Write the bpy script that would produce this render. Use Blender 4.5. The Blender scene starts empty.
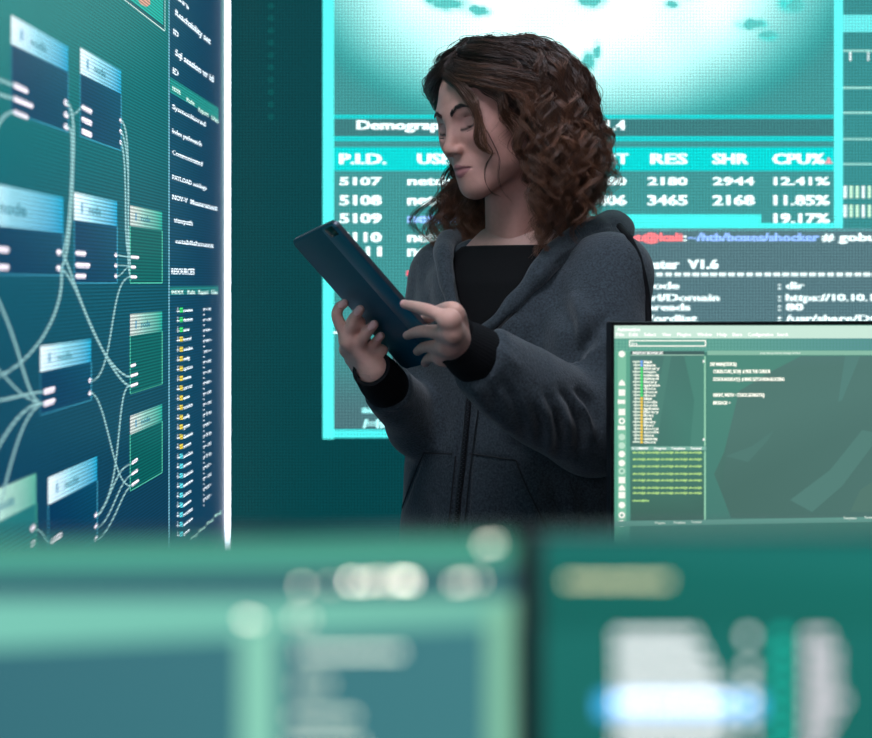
import bpy, math, random
import numpy as np
from mathutils import Vector, Matrix

S = bpy.context.scene
COL = S.collection
rng = np.random.default_rng(7)
random.seed(7)

# ------------------------------------------------------------------ camera
EYE = 1.30
FPX = 1430.0
CX, HOR = 436.0, 282.0
cam_d = bpy.data.cameras.new('camera')
cam = bpy.data.objects.new('camera', cam_d)
COL.objects.link(cam)
cam.location = (0, 0, EYE)
cam.rotation_euler = (math.pi / 2, 0, 0)
cam_d.sensor_width = 36.0
cam_d.lens = FPX / 872 * 36
cam_d.shift_y = (HOR - 369) / 872
cam_d.clip_start = 0.02
cam_d.dof.use_dof = True
cam_d.dof.focus_distance = 2.14
cam_d.dof.aperture_fstop = (cam_d.lens / 1000) / 0.0178
S.camera = cam
S.view_settings.view_transform = 'Standard'
S.view_settings.look = 'None'
S.view_settings.gamma = 1
S.view_settings.exposure = 0
S.view_settings.use_curve_mapping = False


def ray(px, py):
    return np.array([(px - CX) / FPX, 1.0, -(py - HOR) / FPX])


def pt(px, py, Y):
    r = ray(px, py) * Y
    r[2] += EYE
    return r


def unit(v):
    v = np.asarray(v, float)
    return v / np.linalg.norm(v)


def lin(c, g=1.0):
    """sRGB 0-255 to linear, times a gain"""
    o = []
    for v in c[:3]:
        v = v / 255.0
        o.append((v / 12.92 if v <= 0.04045 else ((v + 0.055) / 1.055) ** 2.4) * g)
    return tuple(o)


# ------------------------------------------------------------------ materials
MATS = {}


def mat(name, col, rough=0.5, metal=0.0, spec=0.5, bump=None, noise=None, coat=0.0, sss=0.0, attr=None, emit=None, estr=0.0, sheen=0.0):
    """procedural principled material; noise=(scale, amount) varies the colour, bump=(scale, strength)"""
    if name in MATS:
        return MATS[name]
    m = bpy.data.materials.new(name)
    m.use_nodes = True
    nt = m.node_tree
    b = nt.nodes['Principled BSDF']
    c = lin(col) + (1,)
    b.inputs['Base Color'].default_value = c
    b.inputs['Roughness'].default_value = rough
    b.inputs['Metallic'].default_value = metal
    b.inputs['Specular IOR Level'].default_value = spec
    b.inputs['Coat Weight'].default_value = coat
    if sheen:
        b.inputs['Sheen Weight'].default_value = sheen
        b.inputs['Sheen Roughness'].default_value = 0.5
    if sss:
        b.inputs['Subsurface Weight'].default_value = sss
        b.inputs['Subsurface Radius'].default_value = (0.012, 0.005, 0.003)
        b.inputs['Subsurface Scale'].default_value = 0.6
    tc = nt.nodes.new('ShaderNodeTexCoord')
    src = None
    if attr:
        a = nt.nodes.new('ShaderNodeAttribute')
        a.attribute_name = attr
        src = a.outputs['Color']
        nt.links.new(src, b.inputs['Base Color'])
    if noise:
        n = nt.nodes.new('ShaderNodeTexNoise')
        n.inputs['Scale'].default_value = noise[0]
        n.inputs['Detail'].default_value = 4
        nt.links.new(tc.outputs['Object'], n.inputs['Vector'])
        mx = nt.nodes.new('ShaderNodeMix')
        mx.data_type = 'RGBA'
        mx.blend_type = 'MULTIPLY'
        mx.inputs['Factor'].default_value = 1.0
        rp = nt.nodes.new('ShaderNodeMapRange')
        rp.inputs['From Min'].default_value = 0.3
        rp.inputs['From Max'].default_value = 0.7
        rp.inputs['To Min'].default_value = 1 - noise[1]
        rp.inputs['To Max'].default_value = 1 + noise[1]
        nt.links.new(n.outputs['Fac'], rp.inputs['Value'])
        if src is None:
            mx.inputs['A'].default_value = c
        else:
            nt.links.new(src, mx.inputs['A'])
        nt.links.new(rp.outputs['Result'], mx.inputs['B'])
        nt.links.new(mx.outputs['Result'], b.inputs['Base Color'])
    if bump:
        n = nt.nodes.new('ShaderNodeTexNoise')
        n.inputs['Scale'].default_value = bump[0]
        n.inputs['Detail'].default_value = 3
        nt.links.new(tc.outputs['Object'], n.inputs['Vector'])
        bp = nt.nodes.new('ShaderNodeBump')
        bp.inputs['Strength'].default_value = bump[1]
        bp.inputs['Distance'].default_value = 0.002
        nt.links.new(n.outputs['Fac'], bp.inputs['Height'])
        nt.links.new(bp.outputs['Normal'], b.inputs['Normal'])
    if emit:
        b.inputs['Emission Color'].default_value = lin(emit) + (1,)
        b.inputs['Emission Strength'].default_value = estr
    MATS[name] = m
    return m


def screen_mat(name, ua, va, pitch, depth, strength=1.0, rough=0.45, spec=0.03):
    """a lit display: emits the picture stored per corner, broken up by its grid of diodes (pitch in metres, along
    the two world directions ua, va of the display's face)"""
    m = bpy.data.materials.new(name)
    m.use_nodes = True
    nt = m.node_tree
    b = nt.nodes['Principled BSDF']
    b.inputs['Base Color'].default_value = (0.006, 0.007, 0.008, 1)
    b.inputs['Roughness'].default_value = rough
    b.inputs['Specular IOR Level'].default_value = spec
    a = nt.nodes.new('ShaderNodeAttribute')
    a.attribute_name = 'Col'
    src = a.outputs['Color']
    if pitch:
        tc = nt.nodes.new('ShaderNodeTexCoord')
        facs = []
        for d in (ua, va):
            dp = nt.nodes.new('ShaderNodeVectorMath')
            dp.operation = 'DOT_PRODUCT'
            nt.links.new(tc.outputs['Object'], dp.inputs[0])
            dp.inputs[1].default_value = tuple(np.asarray(d) * (2 * math.pi / pitch))
            s = nt.nodes.new('ShaderNodeMath')
            s.operation = 'SINE'
            nt.links.new(dp.outputs['Value'], s.inputs[0])
            k = nt.nodes.new('ShaderNodeMath')
            k.operation = 'MULTIPLY_ADD'
            nt.links.new(s.outputs[0], k.inputs[0])
            k.inputs[1].default_value = depth
            k.inputs[2].default_value = 1.0
            facs.append(k.outputs[0])
        mu = nt.nodes.new('ShaderNodeMath')
        mu.operation = 'MULTIPLY'
        nt.links.new(facs[0], mu.inputs[0])
        nt.links.new(facs[1], mu.inputs[1])
        vm = nt.nodes.new('ShaderNodeVectorMath')
        vm.operation = 'SCALE'
        nt.links.new(src, vm.inputs[0])
        nt.links.new(mu.outputs[0], vm.inputs['Scale'])
        src = vm.outputs['Vector']
    nt.links.new(src, b.inputs['Emission Color'])
    b.inputs['Emission Strength'].default_value = strength
    return m


# ------------------------------------------------------------------ object helpers
def prop(o, label=None, cat=None, group=None, kind=None):
    if label:
        o['label'] = label
    if cat:
        o['category'] = cat
    if group:
        o['group'] = group
    if kind:
        o['kind'] = kind
    return o


def empty(name, loc, label, cat, group=None):
    o = bpy.data.objects.new(name, None)
    o.empty_display_size = 0.1
    COL.objects.link(o)
    o.location = loc
    return prop(o, label, cat, group)


def link(name, me, m, parent=None):
    if m is not None and not me.materials:
        for k in (m if isinstance(m, (list, tuple)) else [m]):
            me.materials.append(k)
    o = bpy.data.objects.new(name, me)
    COL.objects.link(o)
    if parent is not None:
        o.parent = parent
        pm = Matrix.Identity(4)
        q = parent
        while q is not None:
            pm = Matrix.Translation(q.location) @ pm
            q = q.parent
        o.location = -pm.translation
    return o


def mesh(name, V, F, smooth=True):
    me = bpy.data.meshes.new(name)
    me.from_pydata([tuple(map(float, v)) for v in V], [], [tuple(map(int, f)) for f in F])
    if smooth:
        me.shade_smooth()
    me.update()
    return me


def fast_mesh(name, V, Q, smooth=True):
    """numpy quads to a mesh"""
    me = bpy.data.meshes.new(name)
    V = np.asarray(V, np.float32)
    Q = np.asarray(Q, np.int32)
    n = Q.shape[1]
    me.vertices.add(len(V))
    me.vertices.foreach_set('co', V.ravel())
    me.loops.add(Q.size)
    me.loops.foreach_set('vertex_index', Q.ravel())
    me.polygons.add(len(Q))
    me.polygons.foreach_set('loop_start', np.arange(0, Q.size, n, dtype=np.int32))
    me.polygons.foreach_set('loop_total', np.full(len(Q), n, np.int32))
    me.update(calc_edges=True)
    me.validate()
    if smooth:
        me.shade_smooth()
    return me


def set_col(me, C, name='Col'):
    a = me.color_attributes.new(name, 'FLOAT_COLOR', 'POINT')
    C = np.asarray(C, np.float32)
    if C.shape[1] == 3:
        C = np.concatenate([C, np.ones((len(C), 1), np.float32)], 1)
    a.data.foreach_set('color', C.ravel())


class MB:
    """collects boxes, tubes and rings into one mesh"""
    def __init__(s):
        s.V, s.F = [], []

    def add(s, V, F):
        n = len(s.V)
        s.V += [tuple(v) for v in V]
        s.F += [tuple(i + n for i in f) for f in F]
        return s

    def obox(s, c, ax, ay, az, bev=0.0):
        """box about c with half-axis vectors; bev chamfers all edges"""
        c, ax, ay, az = (np.asarray(v, float) for v in (c, ax, ay, az))
        if not bev:
            V = [c + i * ax + j * ay + k * az for i in (-1, 1) for j in (-1, 1) for k in (-1, 1)]
            F = [(0, 1, 3, 2), (4, 6, 7, 5), (0, 4, 5, 1), (2, 3, 7, 6), (0, 2, 6, 4), (1, 5, 7, 3)]
            return s.add(V, F)
        import bmesh
        bm = bmesh.new()
        bmesh.ops.create_cube(bm, size=2)
        L = [np.linalg.norm(a) for a in (ax, ay, az)]
        for v in bm.verts:
            v.co = (v.co[0] * L[0], v.co[1] * L[1], v.co[2] * L[2])
        bmesh.ops.bevel(bm, geom=bm.edges[:], offset=bev, segments=3, affect='EDGES', profile=0.5)
        u = [a / l for a, l in zip((ax, ay, az), L)]
        bm.verts.index_update()
        V = [c + v.co[0] * u[0] + v.co[1] * u[1] + v.co[2] * u[2] for v in bm.verts]
        F = [tuple(v.index for v in f.verts) for f in bm.faces]
        bm.free()
        return s.add(V, F)

    def box(s, lo, hi, bev=0.0):
        lo, hi = np.asarray(lo, float), np.asarray(hi, float)
        h = (hi - lo) / 2
        return s.obox((lo + hi) / 2, (h[0], 0, 0), (0, h[1], 0), (0, 0, h[2]), bev)

    def tube(s, P, r, n=10, cap=True, flat=None):
        P = np.asarray(P, float)
        K = len(P)
        R = np.full(K, r) if np.isscalar(r) else np.asarray(r, float)
        T = np.gradient(P, axis=0)
        T /= np.linalg.norm(T, axis=1)[:, None] + 1e-12
        ref = np.array([0, 0, 1.0]) if abs(T[0][2]) < 0.9 else np.array([1.0, 0, 0])
        V = []
        N = None
        for i in range(K):
            N = ref - T[i] * ref.dot(T[i]) if N is None else N - T[i] * N.dot(T[i])
            N = N / (np.linalg.norm(N) + 1e-12)
            B = np.cross(T[i], N)
            for j in range(n):
                a = 2 * math.pi * j / n
                V.append(P[i] + R[i] * (math.cos(a) * N + math.sin(a) * B))
        F = [(i * n + j, i * n + (j + 1) % n, (i + 1) * n + (j + 1) % n, (i + 1) * n + j) for i in range(K - 1) for j in range(n)]
        if cap:
            F += [tuple(range(n))[::-1], tuple((K - 1) * n + j for j in range(n))]
        return s.add(V, F)

    def build(s, name, m, parent=None, smooth=False):
        me = mesh(name, s.V, s.F, smooth)
        if smooth:
            me.set_sharp_from_angle(angle=math.radians(40))
        return link(name, me, m, parent)


# ------------------------------------------------------------------ distance-field modelling
def smin(a, b, k):
    if k <= 0:
        return np.minimum(a, b)
    h = np.maximum(k - np.abs(a - b), 0) / k
    return np.minimum(a, b) - h * h * k * 0.25


class Vol:
    def __init__(s, lo, hi, h):
        s.lo = np.asarray(lo, float)
        s.h = h
        s.n = np.ceil((np.asarray(hi, float) - s.lo) / h).astype(int) + 1
        s.ax = [(s.lo[i] + h * np.arange(s.n[i])).astype(np.float32) for i in range(3)]
        s.D = np.full(s.n, 0.3, np.float32)

    def sub(s, lo, hi):
        sl = []
        for i in range(3):
            a = int(np.clip(math.floor((lo[i] - s.lo[i]) / s.h), 0, s.n[i]))
            b = int(np.clip(math.ceil((hi[i] - s.lo[i]) / s.h) + 1, 0, s.n[i]))
            sl.append(slice(a, b))
        sl = tuple(sl)
        g = (s.ax[0][sl[0]][:, None, None], s.ax[1][sl[1]][None, :, None], s.ax[2][sl[2]][None, None, :])
        return sl, g

    def op(s, f, lo, hi, k=0.0, cut=False):
        sl, g = s.sub(np.asarray(lo) - 0.02 - k, np.asarray(hi) + 0.02 + k)
        if any(x.stop <= x.start for x in sl):
            return
        d = f(*g).astype(np.float32)
        s.D[sl] = -smin(-s.D[sl], d, k) if cut else smin(s.D[sl], d, k)

    def cap(s, a, b, ra, rb=None, k=0.0, cut=False):
        a, b = np.asarray(a, float), np.asarray(b, float)
        rb = ra if rb is None else rb
        ba = b - a
        L2 = max(float(ba.dot(ba)), 1e-12)

        def f(X, Y, Z):
            t = np.clip(((X - a[0]) * ba[0] + (Y - a[1]) * ba[1] + (Z - a[2]) * ba[2]) / L2, 0, 1)
            return np.sqrt((X - a[0] - t * ba[0]) ** 2 + (Y - a[1] - t * ba[1]) ** 2 + (Z - a[2] - t * ba[2]) ** 2) - (ra + t * (rb - ra))
        r = max(ra, rb)
        s.op(f, np.minimum(a, b) - r, np.maximum(a, b) + r, k, cut)

    def chain(s, P, R, k=0.0, cut=False, kj=None, fine=6):
        """smooth tapering tube through P (Catmull-Rom), joined to what is there with blend k"""
        P = np.asarray(P, float)
        R = np.asarray(R, float)
        if kj is None:
            fine = 1
        if fine > 1 and len(P) > 2:
            E = np.concatenate([[2 * P[0] - P[1]], P, [2 * P[-1] - P[-2]]])
            q, r = [], []
            for i in range(len(P) - 1):
                for t in np.arange(fine) / fine:
                    a, b, c, d = E[i:i + 4]
                    q.append(.5 * (2 * b + (c - a) * t + (2 * a - 5 * b + 4 * c - d) * t * t + (3 * b - a - 3 * c + d) * t ** 3))
                    r.append(R[i] + (R[i + 1] - R[i]) * t)
            P, R = np.array(q + [P[-1]]), np.array(r + [R[-1]])
        lo, hi = P.min(0) - R.max(), P.max(0) + R.max()

        def f(X, Y, Z):
            D = None
            for i in range(len(P) - 1):
                a, ba = P[i], P[i + 1] - P[i]
                L2 = max(float(ba.dot(ba)), 1e-12)
                t = np.clip(((X - a[0]) * ba[0] + (Y - a[1]) * ba[1] + (Z - a[2]) * ba[2]) / L2, 0, 1)
                d = np.sqrt((X - a[0] - t * ba[0]) ** 2 + (Y - a[1] - t * ba[1]) ** 2 + (Z - a[2] - t * ba[2]) ** 2) - (R[i] + t * (R[i + 1] - R[i]))
                D = d if D is None else np.minimum(D, d)
            return D
        s.op(f, lo, hi, k, cut)

    def ell(s, c, r, k=0.0, cut=False, M=None):
        """ellipsoid; M rows = its axes"""
        c, r = np.asarray(c, float), np.asarray(r, float)
        M = np.eye(3) if M is None else np.asarray(M, float)

        def f(X, Y, Z):
            x, y, z = X - c[0], Y - c[1], Z - c[2]
            k0 = k1 = 0
            for i in range(3):
                q = (x * M[i, 0] + y * M[i, 1] + z * M[i, 2]) / r[i]
                k0 = k0 + q * q
                k1 = k1 + (q / r[i]) ** 2
            k0 = np.sqrt(k0)
            return k0 * (k0 - 1) / (np.sqrt(k1) + 1e-9)
        e = float(r.max())
        ext = np.sqrt(((M * r[:, None]) ** 2).sum(0))
        s.op(f, c - ext, c + ext, k, cut)

    def sample(s, P):
        """trilinear value at points"""
        q = (np.asarray(P) - s.lo) / s.h
        i = np.clip(np.floor(q).astype(int), 0, s.n - 2)
        f = np.clip(q - i, 0, 1)
        o = 0
        for dx in (0, 1):
            for dy in (0, 1):
                for dz in (0, 1):
                    w = (f[:, 0] if dx else 1 - f[:, 0]) * (f[:, 1] if dy else 1 - f[:, 1]) * (f[:, 2] if dz else 1 - f[:, 2])
                    o = o + w * s.D[i[:, 0] + dx, i[:, 1] + dy, i[:, 2] + dz]
        return o

    def surface(s):
        """surface nets: verts, quads"""
        D = s.D
        ins = D < 0
        cnt = np.zeros(s.n - 1, np.int8)
        for dx in (0, 1):
            for dy in (0, 1):
                for dz in (0, 1):
                    cnt += ins[dx:dx + s.n[0] - 1, dy:dy + s.n[1] - 1, dz:dz + s.n[2] - 1]
        act = np.argwhere((cnt > 0) & (cnt < 8))
        idx = np.full(s.n - 1, -1, np.int32)
        idx[act[:, 0], act[:, 1], act[:, 2]] = np.arange(len(act))
        corner = {}
        for dx in (0, 1):
            for dy in (0, 1):
                for dz in (0, 1):
                    corner[dx, dy, dz] = D[act[:, 0] + dx, act[:, 1] + dy, act[:, 2] + dz]
        P = np.zeros((len(act), 3))
        N = np.zeros(len(act))
        for c0 in corner:
            for ax in range(3):
                if c0[ax] == 0:
                    c1 = list(c0)
                    c1[ax] = 1
                    v0, v1 = corner[c0], corner[tuple(c1)]
                    m = (v0 < 0) != (v1 < 0)
                    t = np.where(m, v0 / np.where(m, v0 - v1, 1), 0)
                    q = np.tile(np.array(c0, float), (len(act), 1))
                    q[:, ax] += t
                    P[m] += q[m]
                    N[m] += 1
        V = s.lo + s.h * (act + P / N[:, None])
        Q = []
        for ax in range(3):
            o = [a for a in range(3) if a != ax]
            a0 = [slice(None)] * 3
            a1 = [slice(None)] * 3
            a0[ax] = slice(0, -1)
            a1[ax] = slice(1, None)
            ch = ins[tuple(a0)] != ins[tuple(a1)]
            e = np.argwhere(ch)
            ok = (e[:, o[0]] > 0) & (e[:, o[1]] > 0) & (e[:, o[0]] < s.n[o[0]] - 1) & (e[:, o[1]] < s.n[o[1]] - 1)
            e = e[ok]
            q = []
            for d0, d1 in ((1, 1), (0, 1), (0, 0), (1, 0)):
                c = e.copy()
                c[:, o[0]] -= d0
                c[:, o[1]] -= d1
                q.append(idx[c[:, 0], c[:, 1], c[:, 2]])
            q = np.stack(q, 1)
            flip = ins[e[:, 0], e[:, 1], e[:, 2]]
            if ax == 1:
                flip = ~flip
            q[~flip] = q[~flip][:, ::-1]
            Q.append(q)
        return V, np.concatenate(Q)


def vnormals(V, Q):
    n = np.zeros_like(V)
    fn = np.cross(V[Q[:, 2]] - V[Q[:, 0]], V[Q[:, 3]] - V[Q[:, 1]])
    for i in range(4):
        np.add.at(n, Q[:, i], fn)
    return n / (np.linalg.norm(n, axis=1)[:, None] + 1e-12)


def relax(V, Q, it=2, f=0.5):
    for _ in range(it):
        a = np.zeros_like(V)
        c = np.zeros(len(V))
        for i in range(4):
            np.add.at(a, Q[:, i], V[Q[:, (i + 1) % 4]] + V[Q[:, (i - 1) % 4]])
            np.add.at(c, Q[:, i], 2)
        V = V + f * (a / np.maximum(c, 1)[:, None] - V)
    return V


def sstep(a, b, x):
    t = np.clip((x - a) / (b - a), 0, 1)
    return t * t * (3 - 2 * t)
LIGHT_A, LIGHT_B, LIGHT_C, FILL_D = 18.0, 6.0, 9.0, 5.0  # strengths of the added ceiling lamps and the added wall fill
STRIP_E = 4.0
# ------------------------------------------------------------------ the room
def slab(name, lo, hi, m):
    o = MB().box(lo, hi).build(name, m)
    prop(o, kind='structure')
    return o


M_floor = mat('dark carpet tile', (38, 42, 48), 0.85, noise=(300, 0.25), bump=(500, 0.4))
M_wall = mat('dark painted wall', (40, 48, 54), 0.7, noise=(6, 0.05))
M_ceil = mat('grey ceiling', (70, 74, 78), 0.8, noise=(40, 0.06))
slab('floor', (-1.2, -1.5, -0.1), (2.6, 3.2, 0), M_floor)
slab('ceiling', (-1.2, -1.5, 2.9), (2.6, 3.2, 3.0), M_ceil)
slab('wall_left', (-1.2, -1.5, 0), (-1.1, 3.2, 2.9), M_wall)
slab('wall_right', (2.5, -1.5, 0), (2.6, 3.2, 2.9), M_wall)
slab('wall_back', (-1.1, 3.1, 0), (2.5, 3.2, 2.9), M_wall)
slab('wall_front', (-1.1, -1.5, 0), (2.5, -1.4, 2.9), M_wall)

M_alu = mat('lamp housing', (190, 192, 195), 0.4, 0.6)


def added_ceiling_light(x, y, sx, sy, e, col, label):  # unseen ceiling lamp, added to light the scene
    t = empty('added_ceiling_light', (x, y, 2.9), label, 'ceiling light', 'added ceiling light panels')
    fr = MB()
    for a, b, c, d in ((-1, -1, 1, -.92), (-1, .92, 1, 1), (-1, -.92, -.96, .92), (.96, -.92, 1, .92)):
        fr.box((x + a * sx, y + b * sy, 2.855), (x + c * sx, y + d * sy, 2.9))
    fr.build('frame', M_alu, t)
    m = bpy.data.materials.new('lit diffuser')
    m.use_nodes = True
    b = m.node_tree.nodes['Principled BSDF']
    b.inputs['Base Color'].default_value = (.8, .8, .8, 1)
    b.inputs['Emission Color'].default_value = lin(col) + (1,)
    b.inputs['Emission Strength'].default_value = e
    MB().box((x - .955 * sx, y - .915 * sy, 2.865), (x + .955 * sx, y + .915 * sy, 2.88)).build('diffuser', m, t)


added_ceiling_light(-0.45, 0.9, 0.45, 0.45, LIGHT_A, (235, 240, 255), 'added square white ceiling lamp over the left display wall')
added_ceiling_light(1.3, 0.2, 0.45, 0.45, LIGHT_B, (225, 240, 255), 'added square white ceiling lamp over the near desk')
added_ceiling_light(0.75, 2.35, 0.3, 0.3, LIGHT_C, (225, 235, 255), 'small added ceiling lamp close to the back display wall')


# unseen fill panel, added on the wall behind the desks to brighten the hands
t = empty('fill_panel', (-0.45, -1.4, 1.55), 'added white fill panel on the wall behind the near desk', 'fill light')
b = MB()
for a0, a1, z0, z1 in ((-.55, .55, .52, .56), (-.55, .55, -.56, -.52), (-.55, -.51, -.52, .52), (.51, .55, -.52, .52)):
    b.box((-0.45 + a0, -1.4, 1.55 + z0), (-0.45 + a1, -1.34, 1.55 + z1))
b.build('frame', M_alu, t)
m = bpy.data.materials.new('lit fill diffuser')
m.use_nodes = True
m.node_tree.nodes['Principled BSDF'].inputs['Emission Color'].default_value = lin((236, 240, 255)) + (1,)
m.node_tree.nodes['Principled BSDF'].inputs['Emission Strength'].default_value = FILL_D
MB().box((-0.96, -1.39, 1.03), (0.06, -1.355, 2.07)).build('diffuser', m, t)


# ------------------------------------------------------------------ displays
class Screen:
    """draws a display's picture as flat coloured shapes lying on its plane; every coordinate is turned into a real
    point of that plane"""
    def __init__(s, p0, u, v, sign=1):
        s.p0 = np.asarray(p0, float)
        s.u, s.v = unit(u), unit(v)
        s.n = unit(np.cross(s.u, s.v))
        if s.n.dot(np.array([0, 0, EYE]) - s.p0) < 0:
            s.n = -s.n
        s.V, s.F, s.C = [], [], []
        s.lay = 0

    def at(s, px, py, off=None):
        o = np.array([0, 0, EYE])
        d = ray(px, py)
        t = s.n.dot(s.p0 - o) / s.n.dot(d)
        return o + d * t + s.n * (s.lay * 0.00012 if off is None else off)

    def up(s):
        s.lay += 1

    def poly3(s, P, C):
        n = len(s.V)
        s.V += [tuple(p) for p in P]
        s.C += [tuple(c) for c in C]
        s.F.append(tuple(range(n, n + len(P))))

    def poly(s, pts, col, g=1.0):
        cs = col if isinstance(col[0], (tuple, list)) else [col] * len(pts)
        s.poly3([s.at(*p) for p in pts], [lin(c, g) for c in cs])

    def quad(s, x0, y0, x1, y1, col, g=1.0):
        s.poly([(x0, y0), (x1, y0), (x1, y1), (x0, y1)], col, g)

    def line(s, pts, w, col, g=1.0):
        for (a, b), (c, d) in zip(pts[:-1], pts[1:]):
            L = math.hypot(c - a, d - b) or 1
            nx, ny = -(d - b) / L * w / 2, (c - a) / L * w / 2
            s.poly([(a + nx, b + ny), (c + nx, d + ny), (c - nx, d - ny), (a - nx, b - ny)], col, g)

    def disc(s, x, y, r, col, g=1.0, n=10):
        s.poly([(x + r * math.cos(6.2832 * i / n), y + r * math.sin(6.2832 * i / n)) for i in range(n)], col, g)

    def grid(s, x0, y0, x1, y1, nx, ny, f):
        """smooth picture: f(px, py) -> linear colour"""
        n = len(s.V)
        for j in range(ny + 1):
            for i in range(nx + 1):
                x, y = x0 + (x1 - x0) * i / nx, y0 + (y1 - y0) * j / ny
                s.V.append(tuple(s.at(x, y)))
                s.C.append(tuple(f(x, y)))
        for j in range(ny):
            for i in range(nx):
                a = n + j * (nx + 1) + i
                s.F.append((a, a + 1, a + nx + 2, a + nx + 1))

    def text(s, t, x0, x1, yb, h, col, g=1.0, bold=0.0, slope=0.0):
        # heavy lettering is struck three times, a little apart
        if bold > .025:
            for k in (-1, 0, 1):
                s.text(t, x0 + k * bold * h * 1.1, (x1 + k * bold * h * 1.1) if x1 is not None else None, yb, h, col, g, .014, slope)
            return
        V, F, w = glyphs(t, bold)
        if x1 is None:
            x1 = x0 + w * h
        n = len(s.V)
        c = lin(col, g)
        for x, y in V:
            xx = x0 + x / w * (x1 - x0)
            s.V.append(tuple(s.at(xx, yb - y * h + slope * (xx - x0))))
            s.C.append(c)
        s.F += [tuple(i + n for i in f) for f in F]

    def build(s, name, m, parent):
        me = mesh(name, s.V, s.F, False)
        set_col(me, s.C)
        return link(name, me, m, parent)


_G = {}


def glyphs(t, bold):
    """lettering from Blender's own font, cap height 1; verts 2-D, faces, width"""
    k = (t, bold)
    if k not in _G:
        cu = bpy.data.curves.new('t', 'FONT')
        cu.body = t
        cu.offset = bold
        cu.resolution_u = 2
        o = bpy.data.objects.new('t', cu)
        me = bpy.data.meshes.new_from_object(o)
        V = np.array([v.co[:2] for v in me.vertices]) / 0.73
        F = [tuple(p.vertices) for p in me.polygons]
        V[:, 0] -= V[:, 0].min()
        _G[k] = (V, F, V[:, 0].max())
        bpy.data.objects.remove(o)
        bpy.data.curves.remove(cu)
        bpy.data.meshes.remove(me)
    return _G[k]


M_case = mat('black display casing', (18, 20, 22), 0.45, noise=(60, 0.1))

# ---- back display wall (faces the camera) -------------------------------------------------
BW = 2.85
bw = empty('video_wall', (0.75, BW + 0.05, 0.08), 'large teal display wall at the back showing a glowing map and a process table', 'video wall')
MB().box((-0.58, BW + 0.004, 0.0), (2.1, BW + 0.12, 2.62), 0.004).build('casing', M_case, bw)
s = Screen((0, BW, 1), (1, 0, 0), (0, 0, 1))
W3 = (235, 255, 255)
CY = (70, 250, 245)


def bx(X):
    return X / BW * FPX + CX


def bz(Z):
    return HOR - (Z - EYE) / BW * FPX


def ns(x, y, sc, seed):
    r = np.random.default_rng(seed)
    o = 0
    for i in range(6):
        a = r.uniform(0, 6.28)
        f = r.uniform(.6, 1.8) / sc
        o += math.sin((x * math.cos(a) + y * math.sin(a)) * f + r.uniform(0, 6.28))
    return o / 6


s.poly([(bx(-.57), bz(2.61)), (bx(2.09), bz(2.61)), (bx(2.09), bz(0.1)), (bx(-.57), bz(.1))], (0, 66, 71))
s.up()
for i in range(10):   # faint column of marks on the dark strip
    s.disc(271, 6 + i * 12.3, 3.2, (0, 84, 84))
s.up()
# window with the map and table
s.quad(322, -320, 1120, 439, (10, 100, 105))
s.up()


def wincol(x, y):
    b = np.array(lin((66, 152, 152)))
    t = float(sstep(330, 420, y))
    b = b * (1 - t) + np.array(lin((78, 120, 126))) * t
    d = math.hypot((x - 572) / 250, (y + 60) / 172)
    if d < 1.25:
        g = 1 - sstep(0.55, 1.18, d)
        g = g * (1 + .22 * ns(x, y, 14, 3))
        b = b * (1 - g) + np.array((1.05, 1.5, 1.48)) * g
        for px_, py_, rx, ry in PATCH:
            q = ((x - px_) / rx) ** 2 + ((y - py_) / ry) ** 2
            if q < 6:
                k = math.exp(-q * q) * (.75 + .6 * ns(x, y, 3.5, 5))
                b = b * (1 - k) + np.array(lin((70, 205, 200))) * k
        e = sstep(.5, .95, d) * (1 - sstep(1.0, 1.25, d))
        b = b + e * np.array((-.05, .20, .18)) * .7
    return np.maximum(b, 0)


PATCH = ((450, 4, 20, 8), (478, 12, 14, 6), (432, -2, 12, 7), (588, 62, 8, 11), (597, 50, 5, 10), (592, 0, 16, 9), (672, 4, 8, 4), (752, 24, 16, 6), (768, 36, 10, 5), (790, 4, 14, 9), (690, -10, 24, 9), (520, -12, 26, 9), (640, -30, 40, 20), (470, -40, 40, 20), (744, -30, 30, 15))
s.grid(334, -315, 834, 113, 200, 171, wincol)
s.grid(334, 113, 834, 429, 20, 20, wincol)
s.up()
# dark patches of the map
rr = random.Random(4)
for cx, cy, rx, ry in ((450, 4, 16, 6), (478, 10, 10, 5), (432, -2, 8, 5), (588, 62, 7, 9), (597, 52, 4, 8), (592, 0, 12, 8), (672, 4, 6, 4), (752, 24, 13, 6), (768, 34, 10, 4), (795, 6, 8, 8), (690, -10, 24, 9), (520, -16, 26, 10)):
    P = []
    for i in range(14):
        a = 6.2832 * i / 14
        k = rr.uniform(.6, 1.15)
        P.append((cx + rx * k * math.cos(a), cy + ry * k * math.sin(a)))
    s.poly(P, (95, 205, 200))
s.up()
s.quad(334, 115, 834, 118.5, (25, 220, 220))
s.quad(334, 136.5, 834, 141, (25, 215, 215))
s.quad(334, 119, 834, 136, (62, 128, 130))
s.quad(334, 147, 834, 171, (5, 222, 220))
s.up()
s.quad(322.5, -320, 334, 439, (90, 250, 245), 1.15)
s.quad(334, 429.5, 838, 438, (80, 240, 238), 1.1)
s.up()
TW = dict(g=1.5, bold=0.065)
s.text('Demographics', 357, 470, 129.5, 9.5, W3, **TW)
s.text('V1.4', 592, 625, 130, 10, W3, **TW)
for t, a, b in (('P.I.D.', 340, 386), ('USER', 418, 464), ('VIRT', 590, 628), ('RES', 651, 687), ('SHR', 713, 748), ('CPU%', 773, 824)):
    s.text(t, a, b, 164, 11, W3, **TW)
s.poly([(824, 164), (828.5, 157), (833, 164)], (245, 170, 180))
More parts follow.
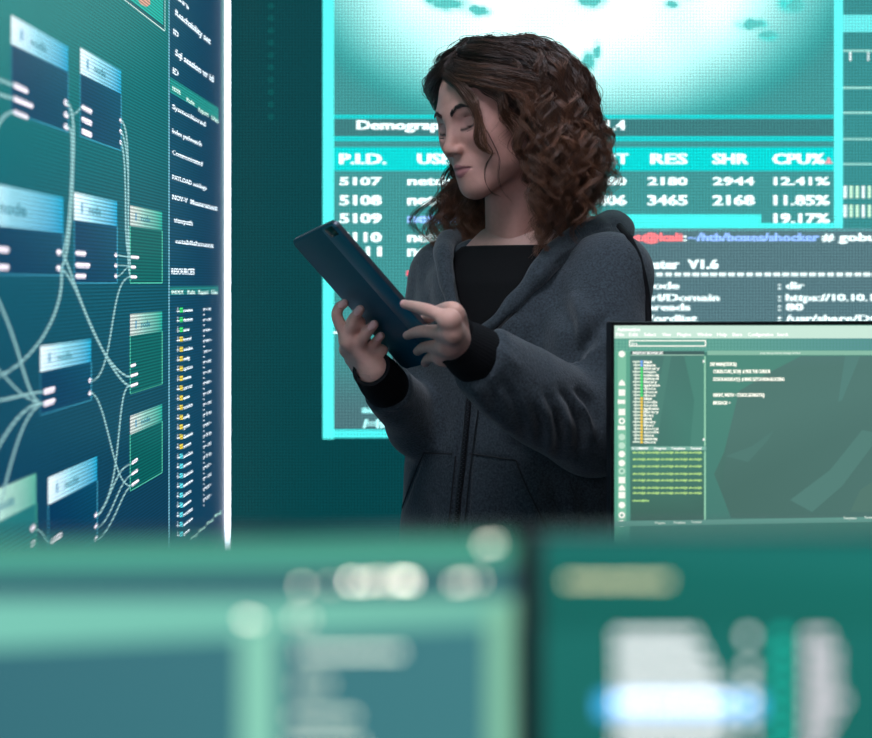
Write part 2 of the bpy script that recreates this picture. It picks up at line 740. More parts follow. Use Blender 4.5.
rows = ((185, 8, '5107', 'netdata', '2180', '2180', '2944', '12.41%'), (205, 10, '5108', 'netdata', '3406', '3465', '2168', '11.85%'),
        (223, 10, '5109', 'netdata', None, None, None, '19.17%'), (242, 10, '5110', 'netdata', None, None, None, None), (256, 10, '5111', 'netdata', None, None, None, None))
for i, (yb, h, a, u, v, r, sh, c) in enumerate(rows):
    s.text(a, 340, 381, yb, h, W3, **TW)
    s.text(u, 408, 470, yb, h * 1.1, (150, 190, 250) if i == 2 else W3, **TW)
    for t, x0, x1 in ((v, 588, 626), (r, 648, 687), (sh, 713, 754), (c, 774, 829)):
        if t:
            s.text(t, x0, x1, yb, h, W3, **TW)
s.text('..', 334, 345, 333, 10, W3, **TW)
s.text('root', 407, 440, 276, 8, (240, 90, 110), **TW)
s.text('ab.usr', 362, 402, 413, 8, (150, 235, 235), **TW)
s.text('/=home', 363, 410, 428, 9, (170, 240, 240), **TW)
# right-hand border of the table window, lower border with its step
s.quad(834, -320, 843, 228, (100, 250, 248), 1.1)
s.quad(590, 214.5, 761, 228, (75, 245, 242), 1.1)
s.quad(761, 223, 843, 228, (75, 245, 242), 1.1)
# chart window further right
s.quad(843, -320, 1300, 228, (58, 145, 146))
s.up()
s.quad(843, 15, 1300, 32, (110, 240, 240))
for y in (51, 88, 113, 139, 164):
    s.quad(843, y - 1, 1300, y + 1, (165, 235, 225))
for x in range(850, 1296, 18):
    s.quad(x - 1, 52, x + 1, 61, W3)
for y0 in (186, 205):
    for i in range(70):
        s.quad(843.5 + i * 6, y0, 847 + i * 6, y0 + 12.5, (200, 245, 215) if i % 3 else W3, 1.1)
s.up()
# terminal window
s.quad(560, 228, 1300, 700, (88, 124, 132))
s.quad(560, 228, 1300, 231, (110, 225, 225))
s.up()
s.text('root@kali', 610, 682, 241, 8, (250, 120, 125), **TW)
s.text(':', 683.5, 686, 241, 8, W3, **TW)
s.text('~/htb/boxes/shocker', 688, 819, 241, 8, (140, 180, 245), **TW)
s.text('# gobuster dir', 822, 935, 241, 8, W3, **TW)
s.text('Gobuster', 620, 679, 268.5, 9.5, W3, **TW)
s.text('V1.6', 688, 718, 268.5, 9.5, W3, **TW)
for i in range(60):
    s.quad(620 + i * 9, 272.5, 627 + i * 9, 276.5, W3, 1.2)
for t, x0, x1, yb, v, vx in (('Mode', 641, 679, 289, 'dir', 804), ('Url/Domain', 640, 719, 301, 'https://10.10.10', 883), ('Threads', 636, 690, 310.5, '80', 803), ('Wordlist', 636, 697, 322, '/usr/share/DC', 881)):
    s.text(t, x0, x1, yb, 7.4, W3, **TW)
    s.text(':', 778, 781, yb, 7.4, W3, **TW)
    s.text(v, 786, vx, yb, 7.4, W3, **TW)
for i in range(60):
    s.quad(620 + i * 9, 327, 627 + i * 9, 330.5, W3, 1.2)
M_led = screen_mat('back diode display', (1, 0, 0), (0, 0, 1), 0.0062, 0.42)
s.build('display_face', M_led, bw)
MB().box((-0.55, BW + 0.02, -0.08), (2.07, BW + 0.11, 0.0)).build('plinth', M_case, bw).location.z += 0.0

# ---- left display wall (runs away from the camera) ----------------------------------------
LD = unit((0.0378, 1, 0))
LN = np.array([LD[1], -LD[0], 0])
Ye = 2.70
pe = np.array([(225 - CX) / FPX * Ye, Ye, 0])
t = empty('video_wall', tuple(pe), 'tall teal display wall along the left side with node boxes and a glowing white end', 'video wall')
back = LN * -0.05
MB().obox(pe - LD * 0.66 - LN * 0.037 + np.array([0, 0, 1.31]), LD * 0.68, LN * 0.035, (0, 0, 1.31), 0.003).build('casing', M_case, t)
s = Screen(pe, LD, (0, 0, 1))


def lx(dist, z):
    """pixel of a point on the left wall 'dist' before its far end"""
    p = pe - LD * dist
    return (p[0] / p[1] * FPX + CX, HOR - (z - EYE) / p[1] * FPX)


def leftcol(x, y):
    k = float(np.clip((y + 0) / 540, 0, 1))
    r = float(np.clip(x / 230, 0, 1))
    a = np.array(lin((6, 116, 114)))
    b = np.array(lin((8, 78, 98)))
    c = np.array(lin((14, 58, 88)))
    v = a * (1 - min(k * 2, 1)) + b * min(k * 2, 1) if k < .5 else b * (2 - 2 * k) + c * (2 * k - 1)
    return v * (1.12 - .30 * r) * (1 + .10 * ns(x, y, 60, 8))


n0 = len(s.V)
NX, NZ = 40, 60
for j in range(NZ + 1):
    for i in range(NX + 1):
        z = 0.08 + (2.6 - .08) * j / NZ
        q = lx(1.31 * i / NX, z)
        s.V.append(tuple(pe - LD * (1.31 * i / NX) + np.array([0, 0, z])))
        s.C.append(tuple(leftcol(*q)))
for j in range(NZ):
    for i in range(NX):
        a = n0 + j * (NX + 1) + i
        s.F.append((a, a + 1, a + NX + 2, a + NX + 1))
s.up()
VX = 490.0


def py_at(x0, y0, x):
    """height on the picture of the wall's level line through (x0, y0), at x"""
    return HOR + (y0 - HOR) * (VX - x) / (VX - x0)


def level(x0, x1, y0, y1, col, g=1.0, ref=None):
    xr = x0 if ref is None else ref
    s.poly([(x0, py_at(xr, y0, x0)), (x1, py_at(xr, y0, x1)), (x1, py_at(xr, y1, x1)), (x0, py_at(xr, y1, x0))], col, g)


# right-hand column of the wall
level(169, 221, -260, 700, [(8, 62, 92), (8, 56, 86), (6, 54, 84), (10, 64, 94)])
s.up()
level(168.4, 169.4, -260, 700, (120, 180, 200))
BL, WH = (14, 70, 108), (215, 245, 250)
HC = (10, 165, 205)
boxes = ((11, 68, 15, 44, 112, 0), (80, 121, 47, 73, 136, 0), (-34, 63, 178, 222, 274, 0), (74, 117, 192, 220, 283, 0), (130, 162, 205, 226, 283, 1),
         (130, 162, 314, 336, 394, 1), (130, 162, 416, 435, 491, 1), (40, 91, 346, 372, 415, 0), (48, 97, 478, 505, 570, 0), (-22, 36, 497, 532, 600, 2))
ports = []
for x0, x1, ya, yb, yc, k in boxes:
    body = ((4, 56, 92), (6, 74, 104), (4, 62, 94), (8, 52, 92)) if k == 0 else (((6, 92, 90),) * 4 if k == 1 else ((40, 130, 130), (36, 120, 124), (30, 110, 120), (40, 124, 124)))
    level(x0, x1, yb, yc, list(body))
    if k == 0:
        hd = [(240, 252, 255), HC, (10, 150, 196), (225, 246, 252)]
    elif k == 1:
        hd = [(205, 205, 200), (30, 170, 150), (24, 150, 136), (190, 200, 196)]
    else:
        hd = [(230, 250, 240), (90, 180, 160), (80, 170, 155), (225, 245, 238)]
    xm = x0 + .45 * (x1 - x0)
    level(x0, xm, ya, yb, [hd[0], tuple((a + b * .6) / 1.6 for a, b in zip(hd[0], hd[1])), tuple((a + b * .6) / 1.6 for a, b in zip(hd[3], hd[2])), hd[3]], 1.1, x0)
    level(xm, x1, ya, yb, [tuple((a + b * .6) / 1.6 for a, b in zip(hd[0], hd[1])), hd[1], hd[2], tuple((a + b * .6) / 1.6 for a, b in zip(hd[3], hd[2]))], 1.0, x0)
s.up()
for x0, x1, ya, yb, yc, k in boxes:
    edge = (60, 150, 180) if k == 0 else (80, 190, 160)
    s.line([(x1, py_at(x0, yb, x1)), (x1, py_at(x0, yc, x1))], .9, edge)
    s.line([(x0, yc), (x1, py_at(x0, yc, x1))], .9, edge)
    s.line([(x0, yb), (x0, yc)], .7, edge)
    w = x1 - x0
    s.poly([(x0 + w * .16, py_at(x0, ya + (yb - ya) * .32, x0 + w * .16)), (x0 + w * .2, py_at(x0, ya + (yb - ya) * .32, x0 + w * .2)), (x0 + w * .2, py_at(x0, yb - (yb - ya) * .3, x0 + w * .2)), (x0 + w * .16, py_at(x0, yb - (yb - ya) * .3, x0 + w * .16))], (70, 150, 190))
    ym = ya + (yb - ya) * .68
    s.text('node', x0 + w * .34, x0 + w * .62, py_at(x0, ym, x0 + w * .34), (yb - ya) * .3, (60, 130, 150), slope=-(ym - HOR) / (VX - x0), bold=.02)


def port(x, y, w=8, n=None, h=5.0, g=1.15):
    sl = (HOR - y) / (VX - x)
    s.poly([(x + 1, y - h / 2), (x + w - 1, y - h / 2 + sl * w), (x + w, y + sl * w - h * .1), (x + w - 1, y + h / 2 + sl * w), (x + 1, y + h / 2), (x, y)], (250, 240, 252), g)


for x, y, w in ((13, 85, 15), (13, 98.5, 20), (13, 112, 15), (81, 107, 11), (81, 119, 11), (81, 131, 11), (-8, 249, 17), (-8, 267, 17), (75, 253, 11), (75, 265, 15), (75, 276, 11),
                (130, 257, 9), (130, 267, 6), (130, 277, 7), (130, 366, 6), (130, 376, 8), (130, 386, 8), (131, 463, 7), (131, 474, 7), (131, 485, 8), (43, 392, 12), (43, 404, 12), (50, 541, 12)):
    port(x, y, w, h=3.4 if x > 120 else 5.4)
for x, y in ((63.5, 102), (63.5, 114), (63.5, 126), (119, 120), (119, 131), (119, 142), (56, 252), (56, 268), (114, 255), (114, 265.5), (114, 276), (88, 381), (88, 393.5), (94, 516), (94, 527), (94, 539), (30, 529), (30, 544)):
    port(x, y, 5 if x < 80 else 3.4, h=6 if x < 80 else 4.5)
s.up()


def wire(P, w=2.2, col=(150, 198, 202), g=.9):
    w *= .85
    P = np.asarray(P, float)
    t_ = np.linspace(0, 1, 26)
    n = len(P) - 1
    c = [sum(math.comb(n, i) * (1 - a) ** (n - i) * a ** i * P[i] for i in range(n + 1)) for a in t_]
    s.line([tuple(q) for q in c], w, col, g)


wire([(66, 102), (78, 112), (72, 140), (73, 200), (70, 262), (60, 268)], 3)
wire([(66, 114), (74, 118), (80, 108), (81, 107)], 2)
wire([(66, 126), (76, 126), (70, 150), (72, 210), (66, 250), (62, 252)], 2.4)
wire([(121, 120), (131, 130), (128, 180), (126, 230), (130, 262), (130, 267)], 1.8)
wire([(121, 131), (130, 150), (129, 200), (128, 240), (126, 262), (130, 277)], 1.8)
wire([(121, 142), (127, 160), (125, 220), (124, 255), (130, 257)], 1.8)
wire([(117, 255), (122, 256), (126, 257), (131, 257)], 1.4)
wire([(117, 265), (131, 266)], 1.4)
wire([(117, 276), (122, 276), (124, 267), (130, 267)], 1.4)
wire([(61, 252), (72, 266), (80, 320), (110, 366), (120, 384), (130, 386)], 2.6)
wire([(61, 268), (84, 290), (86, 340), (116, 376), (130, 377)], 2.4)
wire([(61, 268), (64, 300), (52, 330), (30, 366), (-10, 380)], 3)
wire([(91, 381), (104, 380), (112, 350), (112, 300), (118, 278), (130, 277)], 1.8)
wire([(91, 393), (104, 396), (112, 460), (118, 486), (131, 486)], 1.8)
wire([(130, 386), (118, 384), (120, 440), (116, 480), (110, 500), (97, 516)], 1.8)
wire([(131, 464), (116, 466), (112, 494), (102, 512), (97, 516)], 1.8)
wire([(131, 475), (118, 482), (114, 510), (104, 526), (97, 527)], 1.6)
wire([(131, 486), (122, 490), (116, 520), (104, 536), (97, 539)], 1.6)
wire([(43, 404), (24, 402), (22, 350), (8, 320), (-12, 280)], 3)
wire([(43, 404), (28, 402), (10, 420), (-14, 470)], 3.2)
wire([(43, 392), (20, 394), (4, 402), (-14, 400)], 3)
wire([(43, 404), (26, 408), (14, 440), (-8, 540)], 2.6)
wire([(13, 112), (2, 112), (-4, 128), (-16, 150)], 4)
wire([(13, 98), (2, 96), (-16, 90)], 4)
wire([(13, 85), (2, 80), (-16, 74)], 4)
wire([(36, 529), (44, 530), (46, 545), (50, 541)], 2)
wire([(-12, 360), (10, 380), (20, 400), (43, 404)], 2.4)
# panel at the top with a portrait-like blot
s.poly([(110, -10), (164.5, 30), (164.5, -80), (110, -150)], (16, 80, 88))
s.up()
s.poly([(116, -10), (163, 25), (163, -70), (116, -140)], (18, 165, 150))
s.up()
s.line([(118, -5), (164.5, 31)], .9, (220, 240, 235))
s.line([(164.5, 31), (164.5, -60)], .9, (150, 210, 205))
s.poly([(137, -1), (140, 4), (146, 7), (150, 4), (149, -3), (143, -8), (137, -8)], (205, 150, 130))
s.up()
# writing in the right-hand column
WT = (225, 240, 250)
for x0, x1, y, h, tx in ((175, 188, -2, 6, 'Sn'), (175, 210, 15, 6.5, 'Reachability set'), (173, 178, 34, 6, 'ID'), (175, 213, 55, 6.5, 'Sql session vr id'), (172.5, 178, 73, 6, 'ID'), (172, 205, 108.5, 5, 'Sysmonitored'), (172, 201, 133, 5, 'Index pathmatch'), (172, 202, 154, 4.6, 'Communicated'), (172, 206, 179, 4.6, 'PAYLOAD settings'), (172, 217, 199, 5, 'NOV-V  Measurement'), (173.5, 192, 222, 5, 'viewpath'), (175, 213, 243, 4.6, 'establishment'), (171, 194, 274, 6, 'RESOURCES')):
    s.text(tx, x0, x1, y, h, WT, 1.1, bold=.03, slope=-(y - HOR) / (VX - x0))
level(169.5, 218, 77, 92, (32, 142, 134))
level(169.5, 218, 286.5, 295, (32, 122, 122))
s.up()
for x0, x1, y, tx in ((172, 180, 90, 'NODE'), (186, 194, 101, 'Rule'), (198, 208, 111, 'Report'), (211, 218, 119, 'Use')):
    s.text(tx, x0, x1, y, 4.4, (205, 240, 230), 1.0, bold=.03, slope=.6)
for x0, x1, tx in ((171, 183, 'INDEX'), (187, 194.5, 'Rule'), (198, 208, 'Report'), (211, 217, 'Use')):
    s.text(tx, x0, x1, 294, 4.2, (215, 245, 240), 1.0, bold=.03)
rr = random.Random(9)
words = ('netcore', 'session', 'server', 'access', 'daemon', 'local', 'system', 'routes', 'config')
for i in range(24):
    y = py_at(176, 312 + i * 9.75, 176)
    sl = -(y - HOR) / (VX - 176)
    dot = (60, 210, 110) if i < 3 else ((225, 200, 70) if i < 15 else (90, 210, 225))
    s.text('-', 176.5, 179, y + 1, 6, WT, 1.1, bold=.03)
    s.line([(177.3, y - 5), (177.3, y + 1)], .5, WT)
    s.poly([(179, y - 4.4), (182.4, y - 4.6), (182.4, y + .4), (179, y + .6)], dot)
    s.text(words[rr.randrange(9)], 183, 183 + rr.choice((6, 9, 9, 7.5)), y, 3.6, WT, 1.15, bold=.04, slope=sl)
for i in range(19):
    y = 311 + i * 10.6
    sl = -(y - HOR) / (VX - 204)
    s.text(rr.choice(('r-x', 'rw-', 'x--', 'r1o')), 203, 211, y, 4, WT, 1.0, bold=.03, slope=sl)
    s.disc(203.5, y + 3.6, .7, WT)
for i in range(4):
    s.text('flag', 190 + i * 8, 197 + i * 8, 541 - i * 7.6, 3, (170, 220, 210), .9, bold=.03, slope=-.85)
M_led2 = screen_mat('side diode display', LD, (0, 0, 1), 0.0046, 0.5, rough=0.32, spec=0.07)
s.build('display_face', M_led2, t)
# glowing white end of the wall
m = mat('white edge light', (230, 235, 255), 0.4, emit=(232, 240, 255), estr=STRIP_E)
MB().obox(pe + LD * 0.018 - LN * 0.008 + np.array([0, 0, 1.31]), LN * 0.0135, LD * 0.012, (0, 0, 1.30), 0.004).build('edge_light', m, t)


# ------------------------------------------------------------------ desks and monitors
M_desk = mat('dark desk laminate', (44, 46, 50), 0.5, noise=(30, 0.12))
M_steel = mat('black powder coated steel', (24, 25, 27), 0.4, 0.5)
M_bez = mat('black monitor plastic', (14, 16, 18), 0.35, noise=(80, 0.08))


def desk(x0, x1, y0, y1, label):
    t = empty('desk', ((x0 + x1) / 2, (y0 + y1) / 2, 0), label, 'desk')
    MB().box((x0, y0, .715), (x1, y1, .745), .004).build('desktop', M_desk, t)
    for a in (x0 + .06, x1 - .06):
        for b in (y0 + .06, y1 - .06):
            MB().box((a - .02, b - .02, 0), (a + .02, b + .02, .715), .003).build('leg', M_steel, t)
    for b in (y0 + .06, y1 - .06):
        MB().box((x0 + .08, b - .012, .67), (x1 - .08, b + .012, .714)).build('rail', M_steel, t)


desk(-1.0, 1.1, 0.28, 0.98, 'dark desk in the foreground under the two blurred monitors')
desk(0.2, 1.45, 1.56, 2.0, 'dark desk under the green monitor beside the woman')


def monitor(p_tl, u, W, H, bez, label, draw, pitch=None, thick=0.022, mname='lit panel', tb=None):
    """p_tl = top-left corner of the lit area, u = direction to its right, draw(screen)"""
    u = unit(u)
    v = np.array([0, 0, -1.0])
    n = unit(np.cross(v, u))
    if n[1] > 0:
        n = -n
    p_tl = np.asarray(p_tl, float)
    c = p_tl + u * W / 2 + v * H / 2
    t = empty('monitor', (c[0] - n[0] * .09, c[1] - n[1] * .09, .745), label, 'monitor', 'desk monitors')
    tb = bez if tb is None else tb
    MB().obox(c - n * (thick / 2 + .002) + np.array([0, 0, (tb - bez) / 2]), u * (W / 2 + bez), n * thick / 2, (0, 0, H / 2 + (bez + tb) / 2), min(.003, thick * .3)).build('casing', M_bez, t)
    b = MB()
    tb = bez if tb is None else tb
    for s0, s1, z0, z1 in ((-W / 2 - bez, -W / 2, -H / 2 - bez, H / 2 + tb), (W / 2, W / 2 + bez, -H / 2 - bez, H / 2 + tb), (-W / 2, W / 2, H / 2, H / 2 + tb), (-W / 2, W / 2, -H / 2 - bez * 2.2, -H / 2)):
        b.obox(c + u * (s0 + s1) / 2 + np.array([0, 0, (z0 + z1) / 2]) + n * .0012, u * (s1 - s0) / 2, n * .0035, (0, 0, (z1 - z0) / 2))
    b.build('bezel', M_bez, t)
    bc = c - n * (thick + .02)
    MB().obox(bc, u * W * .28, n * .02, (0, 0, H * .26), .008).build('back_hump', M_bez, t)
    zt = c[2]
    nb = c - n * (thick + .052)
    MB().obox((nb[0], nb[1], (zt + .05 + .755) / 2), u * .03, n * .012, (0, 0, (zt + .05 - .755) / 2), .004).build('neck', M_bez, t)
    MB().obox((nb[0] + n[0] * .02, nb[1] + n[1] * .02, .7505), u * .12, n * .09, (0, 0, .0055), .003).build('foot', M_bez, t)
    s = Screen(p_tl, u, (0, 0, 1))

    def full(col, g=1.0):
        cs = col if isinstance(col[0], (tuple, list)) else [col] * 4
        s.poly3([p_tl, p_tl + u * W, p_tl + u * W + v * H, p_tl + v * H], [lin(q, g) for q in cs])
        s.up()
    draw(s, full)
    s.build('display_face', screen_mat(mname, u, (0, 0, 1), pitch, .35 if pitch else 0, rough=.4, spec=.12), t)
    return t


# ---- green code monitor beside the woman
FY = 1.85
ua = math.radians(6.6)
uf = np.array([math.cos(ua), math.sin(ua), 0])
ptl = pt(613.5, 325.5, FY)


def draw_code(s, full):
    full((72, 128, 116))
    x2 = 1000
    # grid strip and wallpaper
    s.poly([(613.5, 338), (x2, 338), (x2, 352), (613.5, 352)], [(110, 180, 156), (80, 130, 150), (80, 130, 150), (110, 180, 156)])
    s.poly([(613.5, 350), (630, 350), (630, 640), (613.5, 640)], [(100, 176, 148), (96, 166, 142), (80, 150, 136), (92, 165, 142)])
    s.poly([(707, 355), (x2, 355), (x2, 516), (707, 519)], [(78, 140, 124), (84, 132, 122), (88, 134, 126), (72, 126, 116)])
    s.up()
    s.poly([(801, 356), (x2, 356), (x2, 518), (731, 518), (722, 494), (714, 474), (724, 452), (731, 424), (739, 391), (770, 372)], [(84, 124, 118)] * 3 + [(74, 112, 104)] * 2 + [(76, 118, 108)] * 2 + [(82, 122, 114)] * 3)
    s.up()
    for P, c in (([(845, 356), (860, 356), (842, 400), (838, 402)], (86, 131, 124)), ([(790, 500), (830, 470), (862, 430), (872, 432), (872, 446), (842, 486), (812, 512)], (85, 129, 121)), ([(726, 456), (752, 446), (774, 430), (768, 440), (748, 462)], (82, 124, 116)), ([(860, 490), (890, 470), (890, 512), (850, 512)], (84, 122, 112))):
        s.poly(P, c)
    for x, y in ((0, 0),):
        pass
    # dot grid of the strip
    for i in range(90):
        s.quad(615 + i * 3.3, 338, 615.7 + i * 3.3, 350.5, (86, 150, 138))
    for j in range(4):
        s.quad(613.5, 340 + j * 3.3, 930, 340.6 + j * 3.3, (86, 150, 138))
    s.up()
    s.quad(613.5, 325.5, x2, 338.3, (205, 236, 220))
    s.up()
    wc = (255, 255, 250)
    s.text('Automation', 617, 640, 331, 3.6, wc, 1.2, bold=.03)
    for tx, a, b in (('File', 616, 624), ('Edit', 629, 638), ('Select', 644, 656), ('View', 662, 671), ('Plugins', 677, 691), ('Window', 697, 712), ('Help', 717, 727), ('Share', 732, 742), ('Configuration', 748, 773), ('Search', 777, 788)):
        s.text(tx, a, b, 336, 3.4, wc, 1.2, bold=.03)
    # search box
    for q in ((629, 340, 706, 341.2), (629, 345.4, 706, 346.6), (629, 340, 630.2, 346.6), (704.8, 340, 706, 346.6)):
        s.quad(*q, (250, 252, 240), 1.1)
    s.text('in', 631.5, 637, 345, 3, wc, bold=.03)
    # icon bar
    s.quad(617.5, 351, 626, 526, (128, 196, 166))
    s.up()
    ys = (354, 383, 392.5, 402, 412, 421, 428, 437, 445.5, 454, 463, 471, 480, 488, 495, 505, 515, 523)
    for i, y in enumerate(ys):
        cc = (250, 252, 242) if i not in (7, 8, 11) else (190, 226, 205)
        if i in (2, 4, 12, 14):
            s.quad(618.5, y - 3.2, 625, y + 3.2, cc, 1.05)
        elif i in (3, 6):
            s.quad(617.6, y - 2.3, 625, y + 1.8, cc, 1.05)
        elif i in (1, 13):
            s.poly([(618.5, y + 2.6), (619, y - 1), (621.7, y - 3.6), (624.4, y - 1), (625.2, y + 2.6)], cc, 1.05)
        else:
            s.disc(621.7, y, 3.4, cc, 1.05)
    s.up()
    for i in (5, 11, 16, 17):
        s.disc(621.7, ys[i], 1.4, (110, 170, 150))
    # tree panel
    s.poly([(630.5, 355), (704, 355), (704, 447), (630.5, 447)], [(80, 124, 116), (72, 120, 110), (70, 130, 116), (72, 114, 106)])
    s.up()
    s.poly([(664, 356), (671, 356), (656, 446), (648, 446)], (80, 132, 120))
    s.poly([(684, 356), (704, 356), (704, 446), (690, 446), (694, 400)], (78, 136, 122))
    s.quad(630.5, 351, 704, 354.6, (66, 98, 96))
    s.quad(630.5, 354.6, 704, 355.4, (170, 214, 192))
    s.up()
    s.text('INVENTORY BROWSER LIST', 632.5, 663, 354.2, 2.8, wc, 1.1, bold=.03)
    rr = random.Random(2)
    for i in range(25):
        y = 363 + i * 3.34
        d = (120, 170, 240) if i < 2 else ((80, 220, 120) if i < 11 else (240, 200, 70))
        s.quad(632.5 + (i % 3) * .6, y - 2.2, 640, y - .5, (215, 232, 215))
        s.quad(640.2, y - 2.6, 642.6, y + .1, d, 1.1)
        s.text(rr.choice(('desktop.ini', 'hotkeys.bat', 'library', 'runtime.cfg', 'main', 'tools', 'application', 'session.log', 'docs')), 643.5, 643.5 + rr.choice((8, 10, 12, 13.5, 15, 16)), y, 2.9, (250, 252, 240), 1.15, bold=.035)
    s.quad(635, 361, 635.8, 441, (235, 240, 230))
    for y0, y1 in ((356, 446), (451, 521)):
        s.quad(703.8, y0, 705.6, y1, (150, 210, 178))
    s.quad(702.6, 360, 704.6, 362.6, wc)
    s.quad(702.6, 438, 704.6, 440.6, wc)
    # tab row, lower panel
    s.quad(630.5, 446.4, 706, 450, (132, 186, 170))
    s.poly([(630.5, 450), (704, 450), (704, 520), (630.5, 520)], [(78, 136, 118), (74, 128, 112), (66, 104, 96), (64, 102, 92)])
    s.up()
    for tx, a, b in (('O COMMAND', 632, 648), ('Progress', 654, 666), ('Templates', 671, 685), ('Terminal', 690, 701)):
        s.text(tx, a, b, 449.3, 2.4, wc, 1.1, bold=.03)
    for y in (452.3, 459, 466, 473.5, 480, 487.5, 492.7):
        for j in range(5):
            s.text('abcdefgh', 632.5 + j * 14, 645.5 + j * 14, y + 1, 2.2, (190, 232, 140), 1.05, bold=.05)
    s.text('ubuntu@dev', 632.5, 649, 501.4, 2.2, (180, 228, 140), 1.05, bold=.05)
    # editor tab bar, status bar
    s.quad(707, 350.6, x2, 355, (138, 190, 168))
    s.poly([(613.5, 521), (x2, 514.5), (x2, 519.5), (613.5, 526)], (104, 160, 148))
    s.up()
    s.text('prog main.py ncurses message window', 760, 800, 353.8, 2.2, (215, 238, 224), bold=.03)
    for tx, a, b in (('Progress', 655, 665), ('Templates', 673, 685), ('Terminal', 691, 701), ('Templates', 843, 856), ('Terminal', 864, 875)):
        s.text(tx, a, b, 524.6 - .025 * (a - 613), 2.4, (225, 240, 228), bold=.03)
    for tx, a, b, y in (('DEF MAIN(STDSCR):', 710, 736.5, 365.8), ('CURSES.CURS_SET(0)  # FREE THE CURSOR', 713, 770, 373), ('STDSCR.NODELAY(1)  # MAKE GETCH NON-BLOCKING', 713, 784, 380.8), ('HEIGHT, WIDTH = STDSCR.GETMAXYX()', 713, 764, 396.6), ('MESSAGE = ', 713, 730, 404.4)):
        s.text(tx, a, b, y, 3.6, (255, 255, 240), 1.2, bold=.035)


monitor(ptl, uf, 0.53, 0.30, 0.0045, 'green code monitor on the desk in front of the woman at right', draw_code)

# ---- left foreground monitor
al = math.radians(5)
ul = np.array([math.cos(al), math.sin(al), 0])
ptr = pt(515, 535, 0.52)


def draw_left(s, full):
    full((54, 116, 124))
    L = -700
    s.poly3([s.at(L, 590), s.at(517, 566), s.p0 + s.u * .53 + s.n * .0002, s.p0 + s.n * .0002], [lin(c) for c in ((92, 184, 168), (84, 164, 142), (64, 156, 132), (86, 178, 160))])
    s.up()
    s.poly([(L, 582), (517, 566), (517, 598), (L, 602)], [(20, 78, 102), (58, 106, 110), (52, 104, 112), (20, 78, 102)])
    s.up()
    s.poly([(L, 600), (517, 596), (517, 624), (L, 680)], [(128, 212, 194), (116, 190, 170), (116, 190, 170), (128, 212, 194)])
    s.poly([(L, 680), (517, 624), (517, 1200), (L, 1200)], [(30, 86, 106), (66, 128, 134), (62, 126, 132), (30, 84, 104)])
    s.up()
    s.poly([(240, 632), (276, 626), (276, 1100), (240, 1100)], (138, 208, 184))
    s.poly([(487, 604), (513, 600), (513, 1100), (487, 1100)], (132, 194, 164))
    s.up()
    w = (255, 246, 226)
    for x, y, g in ((486, 544, 1.2), (493, 543, 1.0), (302, 586, 1.0), (352, 581, 2.6), (366, 582, 2.2), (378, 580, 1.6), (402, 580, 3.6), (409, 581, 2.4), (390, 582, 1.2), (456, 583, 1.2), (464, 582, 1.2), (478, 580, .9), (330, 585, .5), (246, 619, 1.2), (254, 620, .9), (296, 618, .8), (308, 618, .7)):
        s.disc(x, y, 2.6, w, g * 5.5)
    for y, x0, x1, g in ((652, 300, 402, 1), (684, 296, 326, .7), (716, 292, 352, .8), (744, 290, 366, .8)):
        x = x0
        while x < x1:
            s.quad(x, y - 2.6, x + 5.2, y + 2.6, (235, 248, 226), g * 3.2)
            x += 9.5
    

monitor(ptr - ul * 0.53, ul, 0.53, 0.30, 0.0035, 'large blurred monitor at lower left with pale toolbars', draw_left, mname='left lit panel', thick=.007, tb=.0012)


# ---- right foreground monitor
def draw_right(s, full):
    full([(24, 112, 104), (30, 128, 120), (20, 96, 90), (12, 88, 82)])
    s.poly([(537, 560), (1400, 560), (1400, 630), (537, 630)], [(14, 104, 96), (46, 142, 132), (30, 120, 108), (14, 98, 90)])
    s.up()
    x = 566
    while x < 668:
        s.quad(x, 578.5, x + 4.2, 583.5, (250, 240, 186), 2.6)
        x += 7.0
    rr = random.Random(5)
    for i, y in enumerate((636, 652, 668, 684, 700, 716, 732, 748, 764)):
        hl = i == 4
        if hl:
            s.quad(598, 695, 762, 716, (70, 180, 245), 1.5)
            s.up()
        x = 616
        e = (696, 702, 712, 716, 724, 726, 724, 720, 730)[i]
        while x < e:
            s.quad(x, y - 3.2, x + 5, y + 3.2, (252, 250, 252), 5.0 if hl else 2.7)
            x += 8.2
        if i in (0, 2, 3, 4, 5, 6, 8):
            s.disc(748, y, 4.4, (250, 250, 250), 4.0 if hl else 2.2)
        s.disc(782, y, 5.4, (20, 190, 165), 1.9)
        x = 806
        e = (826, 832, 838, 838, 842, 838, 826, 830, 836)[i]
        while x < e:
            s.quad(x, y - 3.2, x + 5, y + 3.2, (250, 232, 242), 2.3)
            x += 8.2


ur = np.array([math.cos(math.radians(-2)), math.sin(math.radians(-2)), 0])
monitor(pt(541, 534, 0.53), ur, 0.53, 0.30, 0.0035, 'large blurred monitor at lower right showing a list with one blue row', draw_right, mname='right lit panel', thick=.007, tb=.0012)
# ------------------------------------------------------------------ tablet (its back faces the camera)
TC = pt(369.5, 299, 1.97)
_wz, _wx, _lx, _lz = 0.16, 0.469, 0.653, -0.758
_wy = -math.sqrt(1 - _wx ** 2 - _wz ** 2)
_ly = -(_lx * _wx + _lz * _wz) / _wy
TL_ = unit((_lx, _ly, _lz))           # along its length, top to bottom
TW_ = np.array([_wx, _wy, _wz])       # across, far edge to near edge
TN = unit(np.cross(TL_, TW_))
if TN[1] > 0:
    TN = -TN                          # outward normal of the back
THL, THW, TT = 0.1235, 0.072, 0.0075


def on_tab(px, py, off=0.0):
    """point over picture position (px, py) lying 'off' metres in front of the tablet's back"""
    o = np.array([0, 0, EYE])
    d = ray(px, py)
    t = (TC + TN * off - o).dot(TN) / d.dot(TN)
    return o + d * t


